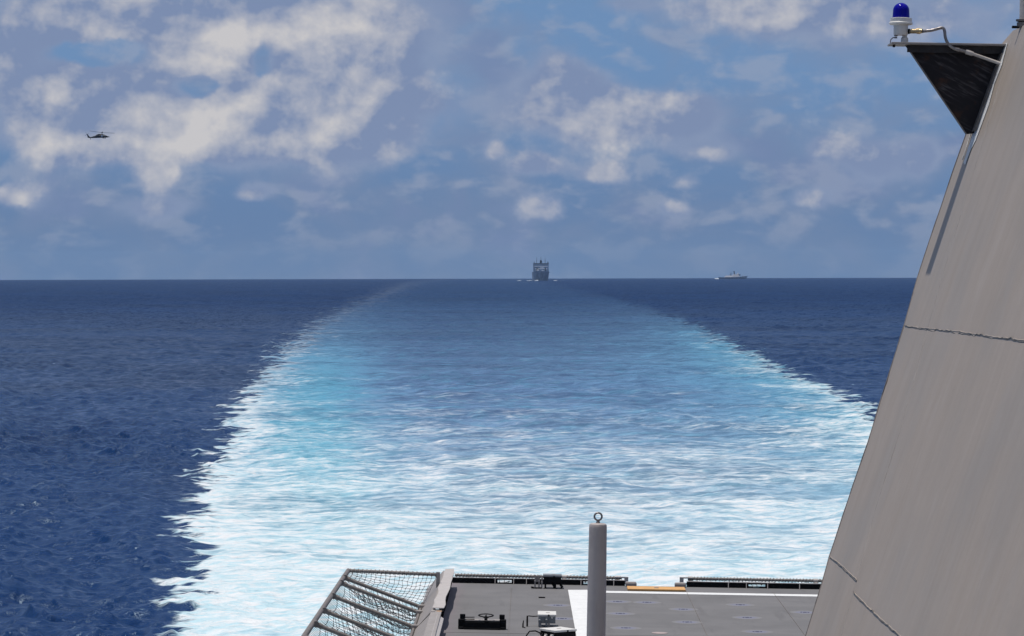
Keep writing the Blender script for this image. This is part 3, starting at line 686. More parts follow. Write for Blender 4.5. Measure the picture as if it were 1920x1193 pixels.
for (u0, u1, lab) in ((1171, 1193, 'grey block at the left end of the orange sill'), (1262, 1284, 'grey block at the right end of the orange sill')):
    xa, xb = dp(u0, 1096).x, dp(u1, 1096).x
    t = Thing('end_block', lab, 'block', ((xa+xb)/2, ydeck-.2, 11), group='blocks at the ends of the orange sill')
    b = MB(); b.box(((xa+xb)/2, ydeck-.12, 11.05), (xb-xa-.02, .22, .10)); t.part('block_body', b, GREY, absolute=True, bevel=.02)
    b = MB(); b.box(((xa+xb)/2, ydeck-.12, 11.108), (xb-xa-.06, .16, .012)); t.part('cap_plate', b, LGREY, absolute=True)

# ------------------------------------------------------------------ deck fittings
# handwheel stand
p0 = dp(859, 1179); p1 = dp(949, 1180); w = p1.x-p0.x; cx = (p0.x+p1.x)/2
t = Thing('handwheel_stand', 'low black valve stand with a horizontal handwheel between two posts', 'valve stand', (cx, p0.y, 11))
h = w/2
b = MB(); b.box((0, 0, .11), (w-.28, .22, .16)); b.box((0, -.115, .155), (w-.30, .012, .012)); b.box((0, .0, .02), (w-.26, .30, .035)); t.part('beam', b, BLACK, bevel=.01)
b = MB(); b.box((0, .16, .185), (w-.30, .30, .02)); t.part('tray', b, GREY)
for s in (-1, 1):
    b = MB(); x_ = s*(h-.075); b.box((x_, 0, .11), (.15, .16, .22)); b.box((x_+.02*(-s), .05, .275), (.12, .10, .10)); b.box((x_-s*.03, .02, .225), (.05, .05, .04)); b.box((x_, -.1, .03), (.10, .05, .05)); t.part('end_post', b, BLACK, bevel=.012)
b = MB(); b.tube([(-h+.15, .12, .245), (-h+.36, .12, .25)], .010, 8); b.tube([(-h+.15, .12, .20), (-h+.36, .12, .205)], .010, 8); t.part('rod_handle', b, BLACK)
hw = MB(); hx = .08; hz = .30
hw.tube([(hx+.165*math.cos(a_), .06+.165*math.sin(a_), hz+.015*math.sin(a_)) for a_ in np.linspace(0, 2*math.pi, 32, endpoint=False)], .012, 8, closed=True)
for k in range(5):
    a_ = k*2*math.pi/5+.3; hw.tube([(hx, .06, hz-.075), (hx+.16*math.cos(a_), .06+.16*math.sin(a_), hz)], .008, 6)
hwo = t.part('handwheel', hw, BLACK, smooth=50)
b = MB(); b.lathe([(.035, -.15), (.035, -.06), (.022, -.04), (.02, 0)], (hx, .06, hz), 14); t.part('stem', b, BLACK, parent=hwo, smooth=40)

def cabinet(name, label, p, rz, w, d, z0, z1, tilt, body_mat, extras, lidmat=BOXG, group='cabinets standing on the flight deck'):
    t = Thing(name, label, 'cabinet', p, rz, group=group)
    b = MB(); b.box((0, d/2, (z0+z1)/2), (w-.03, d-.03, z1-z0)); bd = t.part('body', b, body_mat, bevel=.008)
    M = Matrix.Rotation(tilt, 3, 'X')
    b = MB(); b.box((0, d/2, z1+.022), (w, d, .045), M=M); lid = t.part('lid', b, lidmat, bevel=.006)
    b = MB(); b.box((.02, d/2, z1+.047), (.09, .05, .006), M=M); t.part('name_plate', b, GREY, parent=lid)
    b = MB(); b.box((.04, -.008, z1+.010), (.03, .02, .045)); t.part('latch', b, BLACK, parent=lid)
    for s in (-1, 1):
        b = MB(); b.box((s*(w/2-.06) - (.0 if s < 0 else .10), .03, z0/2), (.045, .05, z0+.01)); b.box((s*(w/2-.06) - (.0 if s < 0 else .10), .03, .008), (.09, .09, .014)); t.part('leg', b, extras.get('leg', GREY))
    return t, bd
# small cabinet with two knobs
pA, pB = dp(1008, 1176), dp(1042.5, 1176)
t, bd = cabinet('control_cabinet', 'small pale-topped cabinet with two knobs, behind the nearest cabinet', ((pA.x+pB.x)/2, pA.y, 11), 0, pB.x-pA.x, .50, .085, .255, math.radians(3), BOXF, {})
for (x_, z_) in ((-.165, .155), (-.01, .165)):
    b = MB(); b.box((x_, -.012, z_-.04), (.05, .022, .20)); b.lathe([(.028, 0), (.030, .03), (.016, .045)], (x_, -.02, z_), 14, M=Matrix.Rotation(math.pi/2, 3, 'X')); kb = t.part('knob_bracket', b, BOXF, parent=bd, smooth=40)
b = MB(); b.lathe([(.018, 0), (.018, .02)], (.115, -.005, .215), 12, M=Matrix.Rotation(math.pi/2, 3, 'X')); t.part('indicator_lamp', b, BOXG, parent=bd)
w = pB.x-pA.x
b = MB(); b.tube([(-w/2, .1, .235), (-w/2-.10, .1, .228), (-w/2-.19, .1, .235), (-w/2-.235, .1, .235), (-w/2-.235, .08, .12), (-w/2-.235, .06, .0)], [.012, .012, .012, .020, .022, .020], 8); t.part('drain_pipe', b, BLACK, smooth=50)
p = dp(980.5, 1177)
t = Thing('cable_end', 'short upright black cable stub left of the small cabinet', 'cable', p)
b = MB(); b.tube([(0, 0, 0), (.0, 0, .08), (.012, 0, .16), (-.002, 0, .11)], [.017, .016, .010, .007], 8); b.tube([(0, 0, .02), (.03, -.05, .012), (.05, -.1, .01)], .010, 6); t.root and None
t.part('stub', b, BLACK, smooth=50)
# nearest cabinet, turned on the deck
zl = 11.30
FL = dp(1042, 1183, zl); FR = dp(1081, 1180, zl); BLc = dp(1014, 1178, zl)
wv_ = FR-FL; rz = math.atan2(wv_.y, wv_.x); w = wv_.length; d = (BLc-FL).length*.95
mid_ = (FL+FR)/2; 
t, bd = cabinet('control_cabinet', 'nearest cabinet with bright lid, turned toward the white stripe', (mid_.x, mid_.y, 11), rz, w+.02, d, .03, .26, 0, BLACK, {'leg': BLACK}, lidmat=BOXG)
for (y_, z_) in ((.10, .16), (.30, .15), (.46, .15)):
    b = MB(); b.box((-w/2-.02, y_, z_-.03), (.03, .07, .16)); b.lathe([(.02, 0), (.026, .02), (.016, .04)], (-w/2-.03, y_, z_), 12, M=Matrix.Rotation(-math.pi/2, 3, 'Y')); t.part('clamp', b, BOXG if y_ < .4 else STEEL, parent=bd, smooth=40)
b = MB(); b.tube([(-w/2-.03, d-.10, .20), (-w/2-.10, d+.02, .25), (-w/2-.20, d+.10, .24), (-w/2-.27, d+.12, .15), (-w/2-.29, d+.10, .0)], .016, 8); t.part('cable', b, BLACK, smooth=50)
# stern cabinet
pA, pB = dp(1018, 1104), dp(1053, 1104)
t, bd = cabinet('control_cabinet', 'black cabinet on legs in front of the left stern coaming', ((pA.x+pB.x)/2, pA.y, 11), 0, pB.x-pA.x, .40, .155, .30, 0, BLACK, {'leg': BLACK}, lidmat=BOXF)
w = pB.x-pA.x
for s in (-.02, .17):
    b = MB(); b.tube([(s+.02, .12, .16), (s+.04, .12, .09), (s+.075, .10, .05), (s+.05, .05, .01)], [.03, .03, .035, .02], 8); t.part('foot', b, BLACK, smooth=50)
for x_ in (-w/2-.20, -w/2-.10, -w/2-.03):
    hgt_ = .33 if x_ < -w/2-.05 else .27
    b = MB(); b.box((x_, .04, hgt_/2+.01), (.035, .05, hgt_)); b.box((x_, .02, hgt_*.55), (.045, .05, .05)); t.part('side_bracket', b, GREY, bevel=.004)
b = MB(); b.box((-w/2-.155, .05, .24), (.075, .03, .15)); t.part('side_plate', b, GREY)
b = MB(); b.box((-w/2-.16, .0, .02), (.26, .08, .02)); b.tube([(-w/2-.27, -.02, .02), (-w/2-.27, -.02, .05)], .035, 10); t.part('base_plate', b, BLACK)

# ------------------------------------------------------------------ funnel (right)
SIL = [(1899,58),(1874,87),(1842,170),(1812,252),(1786,325),(1765,388),(1742,455),(1721,520),(1697,607),(1657,735),(1628,830),(1600,910),(1556,1043),(1540,1100),(1511,1193),(1455,1370),(1380,1600)]
E = [wl(u, v) for (u, v) in SIL]
fn = Thing('funnel', 'tall sloping warm grey funnel casing with weld seams', 'funnel', (E[-1].x+3, 14, 11))
YF = 3.0
rows = []
zt = E[0].z
for i in range(len(E)-1):
    for k in range(4):
        p = E[i].lerp(E[i+1], k/4); rows.append(p)
rows.append(E[-1]); lastz = 11.0; p = E[-1].copy(); rows.append(Vector((p.x+(lastz-p.z)*WT, p.y, lastz)))
b = MB(); G = []
for p in rows:
    G.append([(p.x, p.y-(p.y-YF)*(k/24)**1.3, p.z) for k in range(25)])
b.grid(G); fn.part('side_plate', b, FUNNEL, absolute=True, smooth=30)
# aft face and top
b = MB()
b.grid([[(p.x+.004, p.y-.003, p.z), (p.x+2.2, p.y-.003, p.z)] for p in rows]); fn.part('aft_plate', b, FUNNEL, absolute=True)
b = MB(); b.prism([(E[0].x+.01, E[0].y-.004, zt-.012), (E[0].x+2.2, E[0].y-.004, zt-.012), (E[0].x+2.2, YF, zt-.012), (E[0].x+.01, YF, zt-.012)], (0, 0, -.02)); fn.part('top_plate', b, FUNNEL, absolute=True)
def seam(pts, r, mat, amp=.006, name='weld_seam', seed=1, proud=.0, n=None, label=None):
    rg = random.Random(seed); P = [wl(u, v, proud) for (u, v) in pts]; out = []
    for i in range(len(P)-1):
        L = (P[i+1]-P[i]).length; k = n or max(2, int(L/.09))
        for j in range(k): 
            q_ = P[i].lerp(P[i+1], j/k); out.append(q_+Vector((0, rg.gauss(0, amp)*.3, rg.gauss(0, amp))))
    out.append(P[-1]); b = MB(); b.tube(out, [r*rg.uniform(.85, 1.15) for _ in out], 6); return fn.part(name, b, mat, absolute=True, smooth=80, label=label)
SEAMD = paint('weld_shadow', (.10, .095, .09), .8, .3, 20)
seam([(1896,74),(1861,207),(1800,410),(1773,500),(1738,622),(1692,796),(1639,965),(1607,1087),(1578,1193),(1540,1330)], .0030, paint('weld_faint', (.24, .225, .21), .7, .2, 20), .002, seed=4, proud=-.0012)
H1 = [(1697,611),(1740,616),(1800,622),(1860,631),(1935,641),(2100,664)]
seam(H1, .0030, FUNNEL, .0015, seed=2); seam([(u, v+1.4) for (u, v) in H1], .0030, SEAMD, .005, seed=3, proud=.001)
H2 = [(1557,1043),(1580,1062),(1607,1088)]
seam(H2, .0032, FUNNEL, .0015, seed=5); seam([(u-1, v+2.0) for (u, v) in H2], .0028, SEAMD, .004, seed=6, proud=.002)
H3 = [(1601,1111),(1640,1150),(1690,1194),(1760,1268)]
seam(H3, .0032, FUNNEL, .0015, seed=7); seam([(u-1, v+2.0) for (u, v) in H3], .0028, SEAMD, .004, seed=8, proud=.002)
seam(SIL[3:], .006, PIPE, .002, name='edge_weld', seed=9, proud=-.002)
seam([(1667,702),(1663,716),(1657,732),(1654,741)], .003, SEAMD, .001, name='edge_weld', seed=19, proud=.002)
# pale filler along the upper edge
FILL = paint('filler', (.62, .62, .61), .6, .12, 25, bump=.5)
rg = random.Random(3)
bb = MB(); L_ = [(1880,84),(1868,120),(1858,150),(1846,186),(1836,212),(1824,250),(1815,275),(1806,305)]; Rr = [(1889,80),(1878,122),(1866,158),(1853,196),(1845,224),(1830,262),(1819,284),(1811,310)]
bb.grid([[wl(a_[0]+rg.uniform(-1.5, 1.5), a_[1], .004), wl(c_[0]+rg.uniform(-2, 2), c_[1], .004)] for a_, c_ in zip(L_, Rr)])
fn.part('filler_patch', bb, FILL, absolute=True)
seam([(1872,112),(1852,165),(1836,207),(1820,250),(1808,290),(1804,300)], .0035, FILL, .002, name='edge_weld', seed=21, proud=.004)

# bracket carrying the beacon
PXM = 20.2/6000
yb0, yb1 = 20.00, 20.24
TL = yp(1664, 84, yb1); 
zp = yp(1700, 83.5, 20.12).z
wx = wl(1873, 87).x
t = Thing('light_bracket', 'dark triangular gusset bracket jutting from the top of the funnel', 'bracket', (wx, 20.12, zp-.5))
xa_, xb_ = TL.x, wx+.03
b = MB(); b.box(((xa_+xb_)/2, (yb0+yb1)/2, zp), (xb_-xa_, yb1-yb0, .012)); t.part('top_plate', b, GREY, absolute=True, bevel=.002)
ym = 20.10
g1, g2, g3, g4 = yp(1697, 88, ym), yp(1705, 96, ym), yp(1811, 252, ym), yp(1812, 246, ym)
gr_ = lambda z_: wp0.x+(z_-wp0.z)*WT+.02
b = MB(); b.prism([(g1.x, ym, zp-.008), (g2.x, ym, g2.z), (g3.x, ym, g3.z), (gr_(g3.z)+.0, ym, g3.z+.01), (gr_(zp)+.01, ym, zp-.008)], (0, .010, 0)); t.part('gusset_plate', b, SCRAPED, absolute=True)
b = MB(); b.prism([(g2.x-.002, ym-.02, g2.z), (g3.x-.002, ym-.02, g3.z), (g3.x+.006, ym-.02, g3.z), (g2.x+.006, ym-.02, g2.z)], (0, .03, 0)); t.part('edge_flange', b, PIPE, absolute=True)
b = MB(); b.box(((g1.x+xb_)/2, ym-.03, zp-.030), (xb_-g1.x-.02, .012, .044)); t.part('under_rib', b, DARK, absolute=True)
b = MB(); b.prism([(gr_(g3.z)-.035, ym-.10, g3.z+.02), (gr_(zp)-.05, ym-.10, zp-.05), (gr_(zp)-.02, ym-.10, zp-.05), (gr_(g3.z)-.015, ym-.10, g3.z+.02)], (0, .22, 0)); t.part('side_flange', b, PIPE, absolute=True)
p = yp(1676, 86, 20.08); b = MB(); b.lathe([(.007, 0), (.009, .006), (.009, .016)], (p.x, p.y, zp-.022), 10); t.part('bolt', b, BLACK, absolute=True)

p = yp(1688.5, 80, 20.12); k = PXM
t = Thing('beacon_light', 'blue domed beacon on a white base at the bracket tip', 'beacon', (p.x, p.y, zp+.006))
b = MB(); pr = [(.0162*1, 28.5+44)] 
rd = 16.1*k; z0_ = 47*k
prof = [(rd, z0_)]
for j in range(1, 5): prof.append((rd*(1-.03*j/4*1.6), z0_+14*k*j/4))
for j in range(1, 11):
    a_ = j/10*math.pi/2; prof.append((max(rd*.95*math.cos(a_), .0006), z0_+14*k+14.5*k*math.sin(a_)))
b.lathe(prof, n=32); t.part('dome', b, LENS, smooth=60)
b = MB(); b.lathe([(13*k, 34.5*k), (20*k, 34.5*k), (22*k, 35.5*k), (22*k, 38*k), (20.5*k, 40*k), (20.5*k, 46.5*k), (17*k, 47.3*k), (12*k, 47.3*k)], n=32); t.part('collar', b, BOXG, smooth=35)
b = MB(); b.lathe([(12.6*k, 15*k), (13.2*k, 16.5*k), (13.6*k, 33*k), (15*k, 34.6*k)], n=28); hs = t.part('housing', b, BOXG, smooth=35)
b = MB(); b.lathe([(4.5*k, 15.3*k), (4.5*k, 12*k), (6.6*k, 10*k), (7*k, 4*k), (6*k, .3*k)][::-1], (7.5*k, 0, 0), 16); t.part('foot', b, BOXG, smooth=35)
b = MB(); b.tube([(-9*k, 0, 24*k), (-9*k, 0, 13*k)], 3.4*k, 10); b.tube([(-9*k, -.002, 12*k), (-9*k, -.002, 9*k)], 2.6*k, 8); t.part('screw_boss', b, STEEL, smooth=40)
b = MB(); b.tube([(-10*k, 0, 10.5*k), (-14*k, 0, 10.5*k), (-18*k, 0, 7*k), (-19*k, 0, 3*k), (-18.5*k, 0, .0)], 1.0*k, 6); t.part('ground_wire', b, STEEL)
b = MB(); b.tube([(12*k, 0, 22.5*k), (17*k, 0, 22.5*k), (17.1*k, 0, 22.5*k), (22*k, 0, 22*k)], [5*k, 5*k, 3.6*k, 3.6*k], 12); t.part('cable_gland', b, BLACK, smooth=40)

yc = 20.02
t = Thing('conduit', 'bent metal conduit running from the beacon down to the funnel', 'conduit', yp(1780, 85, yc))
cp_ = [(1708,58.5),(1722,58.5),(1735,58.5),(1748,57),(1760,53.5),(1766,52),(1770,54),(1771.5,60),(1772,69),(1775,78),(1781,86),(1788,91),(1797,94.5)]
pts = [yp(u, v, yc-.012*(i > 3)) for i, (u, v) in enumerate(cp_)]; pts[0].y = pts[1].y = 20.10
def smoothp(P, n=3):
    for _ in range(n):
        Q = [P[0]]
        for a_, c_ in zip(P[:-1], P[1:]): Q += [a_.lerp(c_, .25), a_.lerp(c_, .75)]
        P = Q+[P[-1]]
    return P
b = MB(); b.tube(smoothp(pts, 2), 2.9*k, 10); t.part('flexible_hose', b, STEEL, absolute=True, smooth=60)
b = MB(); A_, B_ = yp(1709, 58.5, 20.08), yp(1729, 58.5, 20.04); b.tube([A_, A_.lerp(B_, .5), A_.lerp(B_, .52), A_.lerp(B_, .8), A_.lerp(B_, .82), B_], [4.2*k, 4.2*k, 5.4*k, 5.6*k, 4.6*k, 4.2*k], 12); t.part('fitting', b, BRASS, absolute=True, smooth=40)
A_, B_, C2 = yp(1790, 91.5, yc-.012), yp(1816, 98.5, yc-.012), yp(1883, 122, 19.96)
b = MB(); b.tube([A_, A_.lerp(B_, .3), A_.lerp(B_, .32), B_], [3.4*k, 4.2*k, 3.4*k, 3.6*k], 10); t.part('fitting', b, STEEL, absolute=True, smooth=40)
b = MB(); b.tube([A_.lerp(B_, .8), B_, B_.lerp(C2, .12), B_.lerp(C2, .14), C2], [4.6*k, 4.8*k, 4.2*k, 3.0*k, 3.0*k], 10); t.part('rigid_pipe', b, LGREY, absolute=True, smooth=40)

# mast foot at the top right
ya2 = 19.6; p = yp(1921, 46, ya2)
t = Thing('mast_foot', 'pale pipe mast stepped in a ring bracket on the funnel top', 'mast', (p.x, ya2, zt))
b = MB(); r_ = 9.5*k; top_ = yp(1921, -60, ya2).z-zt; z1_ = yp(1921, 40, ya2).z-zt
b.tube([(0, 0, 0), (0, 0, .03), (0, 0, top_)], [r_*1.05, r_, r_], 20); t.part('pipe', b, LGREY, smooth=40)
b = MB(); b.lathe([(r_, z1_-2*k), (r_*1.65, z1_), (r_*1.7, z1_+3*k), (r_*1.05, z1_+4*k)], n=20); b.lathe([(r_*.99, z1_-11*k), (r_*1.45, z1_-10*k), (r_*1.5, z1_-2.5*k)][:3], n=20); t.part('ring_bracket', b, PIPE, smooth=30)
b = MB(); b.box((-16*k, 0, yp(1905, 51, ya2).z-zt), (13*k, .03, 4.5*k)); b.box((-9*k, 0, yp(1905, 49, ya2).z-zt), (8*k, .03, 4*k)); t.part('clamp', b, BLACK, bevel=.002)

# grey post with a lifting eye, standing on the deck house roof in front of the flight deck
yq = 22.0; ptop = yp(1121.3, 982, yq); kk = yq/6000
zb_ = 11.0
t = Thing('guard_post', 'smooth grey cylindrical post with a ring eye on top', 'post', (ptop.x, yq, zb_))
H = ptop.z-zb_; r0 = 16.7*kk
b = MB(); b.lathe([(r0*1.35, 0), (r0*1.35, .03), (r0*1.22, .031), (r0*1.15, H*.6), (r0*1.05, H-.45), (r0, H-.03), (r0*.985, H-.012), (r0*.93, H-.003), (r0*.80, H+.002), (.01, H+.004)], n=40); t.part('tube_body', b, POST, smooth=35)
b = MB(); b.lathe([(3.9*kk, H), (3.9*kk, H+2.5*kk), (3.0*kk, H+3*kk), (3.2*kk, H+6*kk)], n=16); ey = H+13.2*kk
b.tube([(7.0*kk*math.cos(a_), 0, ey+7.0*kk*math.sin(a_)) for a_ in np.linspace(0, 2*math.pi, 30, endpoint=False)], 1.75*kk, 10, closed=True); t.part('ring_eye', b, STEEL, smooth=45)
t_dh = Thing('deckhouse_roof', 'grey deckhouse roof below the camera', 'roof', (0, 15, 11), empty=False, kind='structure')
b = MB(); b.box((8.5, 6, 10.95), (20, 43.9, .1)); b.box((8.5, 6, 10.86), (19.8, 43.6, .06)); t_dh.whole(b, GREY, absolute=True)

# ------------------------------------------------------------------ far things
def at_sea(u, v): p = seapt(u, v); return Vector((p.x, p.y, sea_z(p.x, p.y)))
# supply ship coming on astern, bow towards the camera
Yc = 7600.0; d0 = ray(1015.5, 515); Xc_ = d0.x/d0.y*Yc; sc_ = Yc/6000
t = Thing('supply_ship', 'large grey supply ship seen bow-on at the horizon', 'ship', (Xc_, Yc, sea_z(Xc_, Yc)-1.0), math.radians(1.2), ship=False)
hb = 15*sc_; HH = 17.0*sc_
rings = []
for (yy, wt_, wb_, zt_) in ((-6, 2.5, .6, HH+2.5), (4, 12, 4.5, HH+2), (14, 17, 11, HH+1), (34, hb, 15.5, HH), (80, hb, hb-1.5, HH), (190, hb, hb-1, HH), (200, hb*.9, hb*.8, HH)):
    rings.append([(-wt_, yy, zt_), (-(wt_*.6+wb_*.4), yy, zt_*.5), (-wb_, yy+2, -2), (wb_, yy+2, -2), (wt_*.6+wb_*.4, yy, zt_*.5), (wt_, yy, zt_)])
b = MB(); b.loft(rings); hu = t.part('hull', b, SHIPF)
b = MB(); b.box((-hb*.5, 26, 5), (8, 14, 4)); 
b = MB(); b.box((0, 70, HH+9), (2*hb*.96, 34, 20)); b.box((0, 64, HH+19.6), (2*hb*.985, 12, 3.0)); su = t.part('superstructure', b, SHIPF)
b = MB(); b.box((0, 52.8, HH+8), (2*hb*.78, .6, 2)); b.box((0, 52.7, HH+13.4), (2*hb*.86, .6, 1.6)); t.part('deck_band', b, SHIPL, parent=su)
b = MB(); b.box((0, 57.8, HH+19.8), (2*hb*.9, .5, 1.3)); t.part('bridge_windows', b, SHIPD, parent=su)
for c__, d__ in (((2, 52.6, HH+10.8), (9, .5, 1.4)), ((-9, 52.6, HH+4.4), (7, .5, 3)), ((4, 52.6, HH+3), (6, .5, 2.4))):
    b = MB(); b.box(c__, d__); t.part('pale_panel', b, SHIPL, parent=su)
b = MB(); b.box((0, 70, HH+24), (5, 6, 5)); b.box((0, 70, HH+27), (3.4, 3, 3)); t.part('radar_house', b, SHIPD)
for (x_, hh_) in ((-8*sc_, 16), (0, 17), (8*sc_, 14), (-12.5*sc_, 6), (12.5*sc_, 6), (14.2*sc_, 4)):
    b = MB(); b.tube([(x_, 68, HH+20), (x_, 68, HH+20+hh_)], [.5, .25], 6); b.box((x_, 68, HH+20+hh_*.45), (2.2, .5, .5)); t.part('mast', b, SHIPD)
for s in (-1, 1):
    b = MB(); b.tube([(s*hb*.55, 34, HH), (s*hb*.55, 34, HH+11)], .9, 6); b.tube([(s*hb*.55, 34, HH+10), (s*hb*.25, 26, HH+5)], .6, 6); t.part('cargo_mast', b, SHIPD)
def foam_at(P, rx, ry, h, seed, label):
    rg = random.Random(seed); f = Thing('foam', label, 'foam', P, ship=False, kind='stuff', empty=False); b = MB()
    for _ in range(26):
        x_, y_ = rg.gauss(0, rx*.45), rg.gauss(0, ry*.4); s_ = rg.uniform(.35, 1)
        b.lathe([(rx*.30*s_, -.4), (rx*.26*s_, h*.4*s_), (rx*.14*s_, h*.85*s_), (.05, h*s_)], (x_, y_, 0), 8)
    f.whole(b, FOAMM, smooth=60)
yy = Yc-6; gp_ = lambda u, Y_: Vector((ray(u, 515).x/ray(u, 515).y*Y_, Y_, 0))
for (u, Y_, rx, hgt_, s_, lab) in ((1006, Yc-12, 4.2, 1.8, 1, 'white bow wave at the left of the supply ship'), (992, Yc+10, 6, .7, 2, 'thin foam trailing left of the supply ship'), (1041, Yc+10, 4, .8, 3, 'small foam patch right of the supply ship'), (974, Yc+60, 5, .6, 6, 'faint far foam streak left of the supply ship')):
    p = gp_(u, Y_); foam_at((p.x, p.y, sea_z(p.x, p.y)-.1), rx, 14, hgt_, s_, lab)

SHIPW = paint('frigate_paint', (.42, .43, .46), .6, .1, .2, bump=0)
# frigate, broadside
Yf = 9800.0; d0 = ray(1374, 515); Xf = d0.x/d0.y*Yf; s_ = Yf/6000
t = Thing('frigate', 'pale grey frigate seen broadside on the horizon, bow to the right', 'ship', (Xf, Yf, sea_z(Xf, Yf)-.6), 0, ship=False)
hl2 = 27*s_
def sect(x, wd, zt_): return [(x, -wd, zt_), (x, -wd*.6, -1), (x, wd*.6, -1), (x, wd, zt_)]
b = MB(); b.loft([sect(-hl2, 6, 6.0), sect(-hl2*.6, 7, 6.0), sect(0, 7.5, 6.2), sect(hl2*.45, 7, 7.2), sect(hl2*.8, 4.5, 8.6), [(hl2*1.03, -.4, 9.8), (hl2*.92, -.3, -1), (hl2*.92, .3, -1), (hl2*1.03, .4, 9.8)]]); t.part('hull', b, SHIPF)
b = MB(); b.box((-hl2*.22, 0, 8.4), (hl2*.75, 13, 5.0), taper=.62); b.box((hl2*.20, 0, 10.4), (hl2*.62, 13.5, 8.6), taper=.55); su = t.part('superstructure', b, SHIPW)
b = MB(); b.box((hl2*.47, 0, 13.0), (hl2*.12, 10, 3)); t.part('bridge_windows', b, SHIPD, parent=su)
b = MB(); b.box((-hl2*.15, 0, 12.5), (6, 7, 5), taper=.75); b.tube([(-hl2*.13, 0, 14), (-hl2*.13, 0, 21)], [1.6, .8], 6); t.part('funnel', b, SHIPF)
b = MB(); b.tube([(hl2*.12, 0, 13), (hl2*.09, 0, 24)], [1.9, 1.0], 6); b.box((hl2*.08, 0, 22.5), (5, 3, 1.8)); t.part('mast', b, SHIPD)
b = MB(); b.lathe([(2.0, 14), (2.4, 16), (1.6, 18), (.2, 18.8)], (hl2*.36, 0, 0), 12); t.part('radome', b, SHIPW, smooth=60)
b = MB(); b.box((hl2*.70, 0, 8.6), (4, 4, 2.4)); b.tube([(hl2*.72, 0, 9.2), (hl2*.84, 0, 10.4)], .35, 6); t.part('gun', b, SHIPW)
p = gp_(1343.5, Yf-5); foam_at((p.x, p.y, sea_z(p.x, p.y)-.1), 7, 9, 2.6, 4, 'white stern wave left of the frigate')

# helicopter
Yh = 2085.0; p = Vector((0, 0, 0)); d0 = ray(184, 255.5); p = Vector((d0.x/d0.y*Yh, Yh, HW+d0.z/d0.y*Yh))
t = Thing('helicopter', 'dark naval helicopter flying over the sea, nose to the right', 'helicopter', p, math.radians(-4), ship=False)
def oval(x, zc, wy, hz, n=12): return [(x, wy*math.cos(2*math.pi*k_/n), zc+hz*math.sin(2*math.pi*k_/n)) for k_ in range(n)]
b = MB(); b.loft([oval(-6.2, -.95, .22, .28), oval(-4.6, -.85, .35, .40), oval(-2.4, -.50, .62, .72), oval(-.8, -.22, 1.0, .98), oval(1.0, -.02, 1.18, 1.10), oval(3.4, -.08, 1.18, 1.02), oval(5.0, -.24, 1.05, .78), oval(6.3, -.45, .72, .44), oval(7.3, -.55, .30, .17), oval(7.7, -.56, .05, .05)]); bo = t.part('fuselage', b, HELI, smooth=50)
b = MB(); b.loft([oval(-1.4, .62, .35, .30), oval(.4, 1.0, .75, .45), oval(2.6, 1.0, .8, .45), oval(4.4, .60, .5, .25)]); t.part('engine_cowling', b, HELI, smooth=50)
DOORSKY = paint('open_cabin_sky', (.62, .64, .66), .4, .05, 1, bump=0)
b = MB(); b.box((2.75, -1.20, .10), (1.15, .12, 1.15)); t.part('doorway_sky', b, DOORSKY, parent=bo, bevel=.08)  # pale patch painted as the sky showing through the open doors
GLS = paint('cockpit_glass', (.012, .014, .02), .1, .1, 1, bump=0)
b = MB(); b.prism([(5.2, -1.02, .0), (6.35, -.76, -.32), (5.9, -.62, .05), (5.15, -.72, .42)], (0, .08, 0)); b.box((1.6, -1.2, .1), (.7, .06, .55)); t.part('window', b, GLS, parent=bo)
b = MB(); b.prism([(-5.6, -.09, -1.2), (-6.7, -.09, -.95), (-7.55, -.09, 1.3), (-7.0, -.09, 1.45), (-5.9, -.09, -.1), (-5.0, -.09, -.55)], (0, .18, 0)); t.part('tail_fin', b, HELI)
b = MB(); b.box((-6.5, 0, -.75), (.9, 4.2, .08)); t.part('tailplane', b, HELI)
b = MB()
for k_ in range(4):
    a_ = .6+k_*math.pi/2; b.tube([(-7.3, -.35, 1.2), (-7.3+1.65*math.cos(a_), -.35, 1.2+1.65*math.sin(a_))], .06, 5)
t.part('tail_rotor', b, HELI)
b = MB(); b.lathe([(.16, 1.3), (.16, 2.05), (.55, 2.12), (.5, 2.32), (.1, 2.4)], (2.6, 0, 0), 12); t.part('rotor_hub', b, HELI)
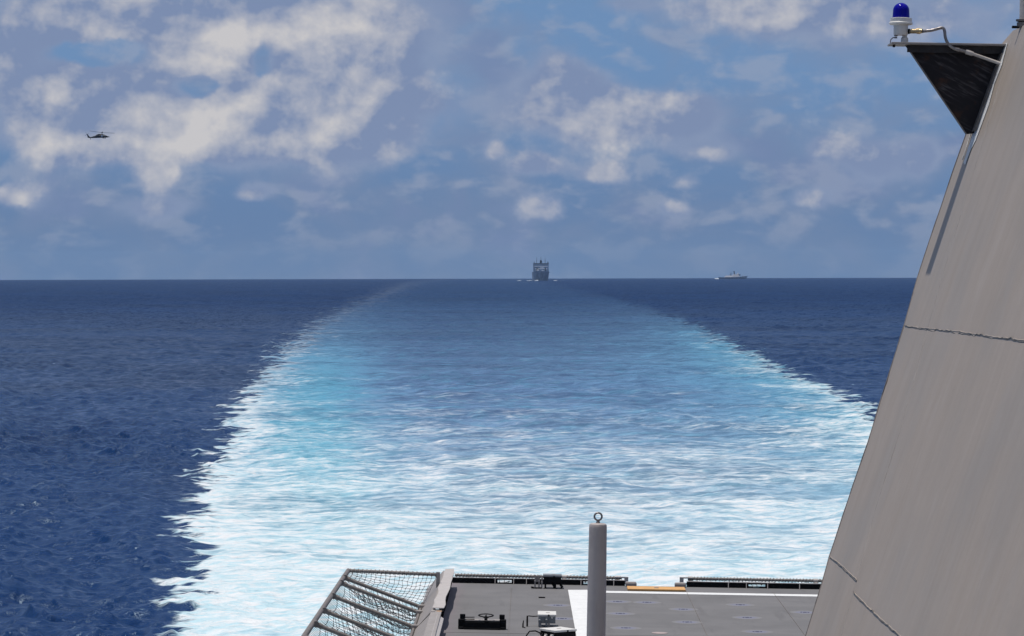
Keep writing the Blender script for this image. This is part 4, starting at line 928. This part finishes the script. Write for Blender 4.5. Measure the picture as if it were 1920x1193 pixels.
for k_ in range(4):
    a_ = math.radians(14+90*k_); dx_, dy_ = math.cos(a_), math.sin(a_); L_ = 8.1; up = .05*dx_*-1
    n_ = Vector((-dy_, dx_, 0)); c0 = Vector((2.6, 0, 2.22)); e_ = c0+Vector((dx_, dy_, 0))*L_+Vector((0, 0, .35-.09*L_*dx_))
    s0 = c0+Vector((dx_, dy_, 0))*.4
    b = MB(); b.prism([s0-n_*.28, e_-n_*.28, e_+n_*.28, s0+n_*.28], (0, 0, .16)); t.part('rotor_blade', b, HELI)
for (x_, y_, z_) in ((3.6, -1.3, -1.35), (4.3, 1.3, -1.35), (-5.0, 0, -1.9)):
    b = MB(); b.tube([(x_, y_-.12, z_), (x_, y_+.12, z_)], .34 if x_ > 0 else .26, 12); w_ = t.part('wheel', b, SHIPD)
    b = MB(); b.tube([(x_, y_, z_), (x_-.2, y_*.8, z_+.8)], .09, 6); t.part('strut', b, HELI, parent=w_)

# ------------------------------------------------------------------ haze
HAZE = True
if HAZE:
    hz_ = bpy.data.meshes.new('haze'); x_, y0_, y1_, z0_, z1_ = 9000, -300, 17500, -75, 125
    vs = [(-x_, y0_, z0_), (x_, y0_, z0_), (x_, y1_, z0_), (-x_, y1_, z0_), (-x_, y0_, z1_), (x_, y0_, z1_), (x_, y1_, z1_), (-x_, y1_, z1_)]
    hz_.from_pydata(vs, [], [(3,2,1,0),(4,5,6,7),(0,1,5,4),(1,2,6,5),(2,3,7,6),(3,0,4,7)])
    mt = bpy.data.materials.new('haze_air'); mt.use_nodes = True; T = NT(mt.node_tree); T.n.clear()
    vv = T.node('ShaderNodeVolumePrincipled'); vv.inputs['Color'].default_value = (.50, .72, 1.0, 1); vv.inputs['Density'].default_value = 1.6e-5; vv.inputs['Anisotropy'].default_value = 0.0
    oo = T.node('ShaderNodeOutputMaterial'); T.l.new(vv.outputs[0], oo.inputs['Volume']); hz_.materials.append(mt)
    ho = bpy.data.objects.new('haze', hz_); COL.objects.link(ho); ho['kind'] = 'stuff'; ho['label'] = 'thin blue haze over the sea'
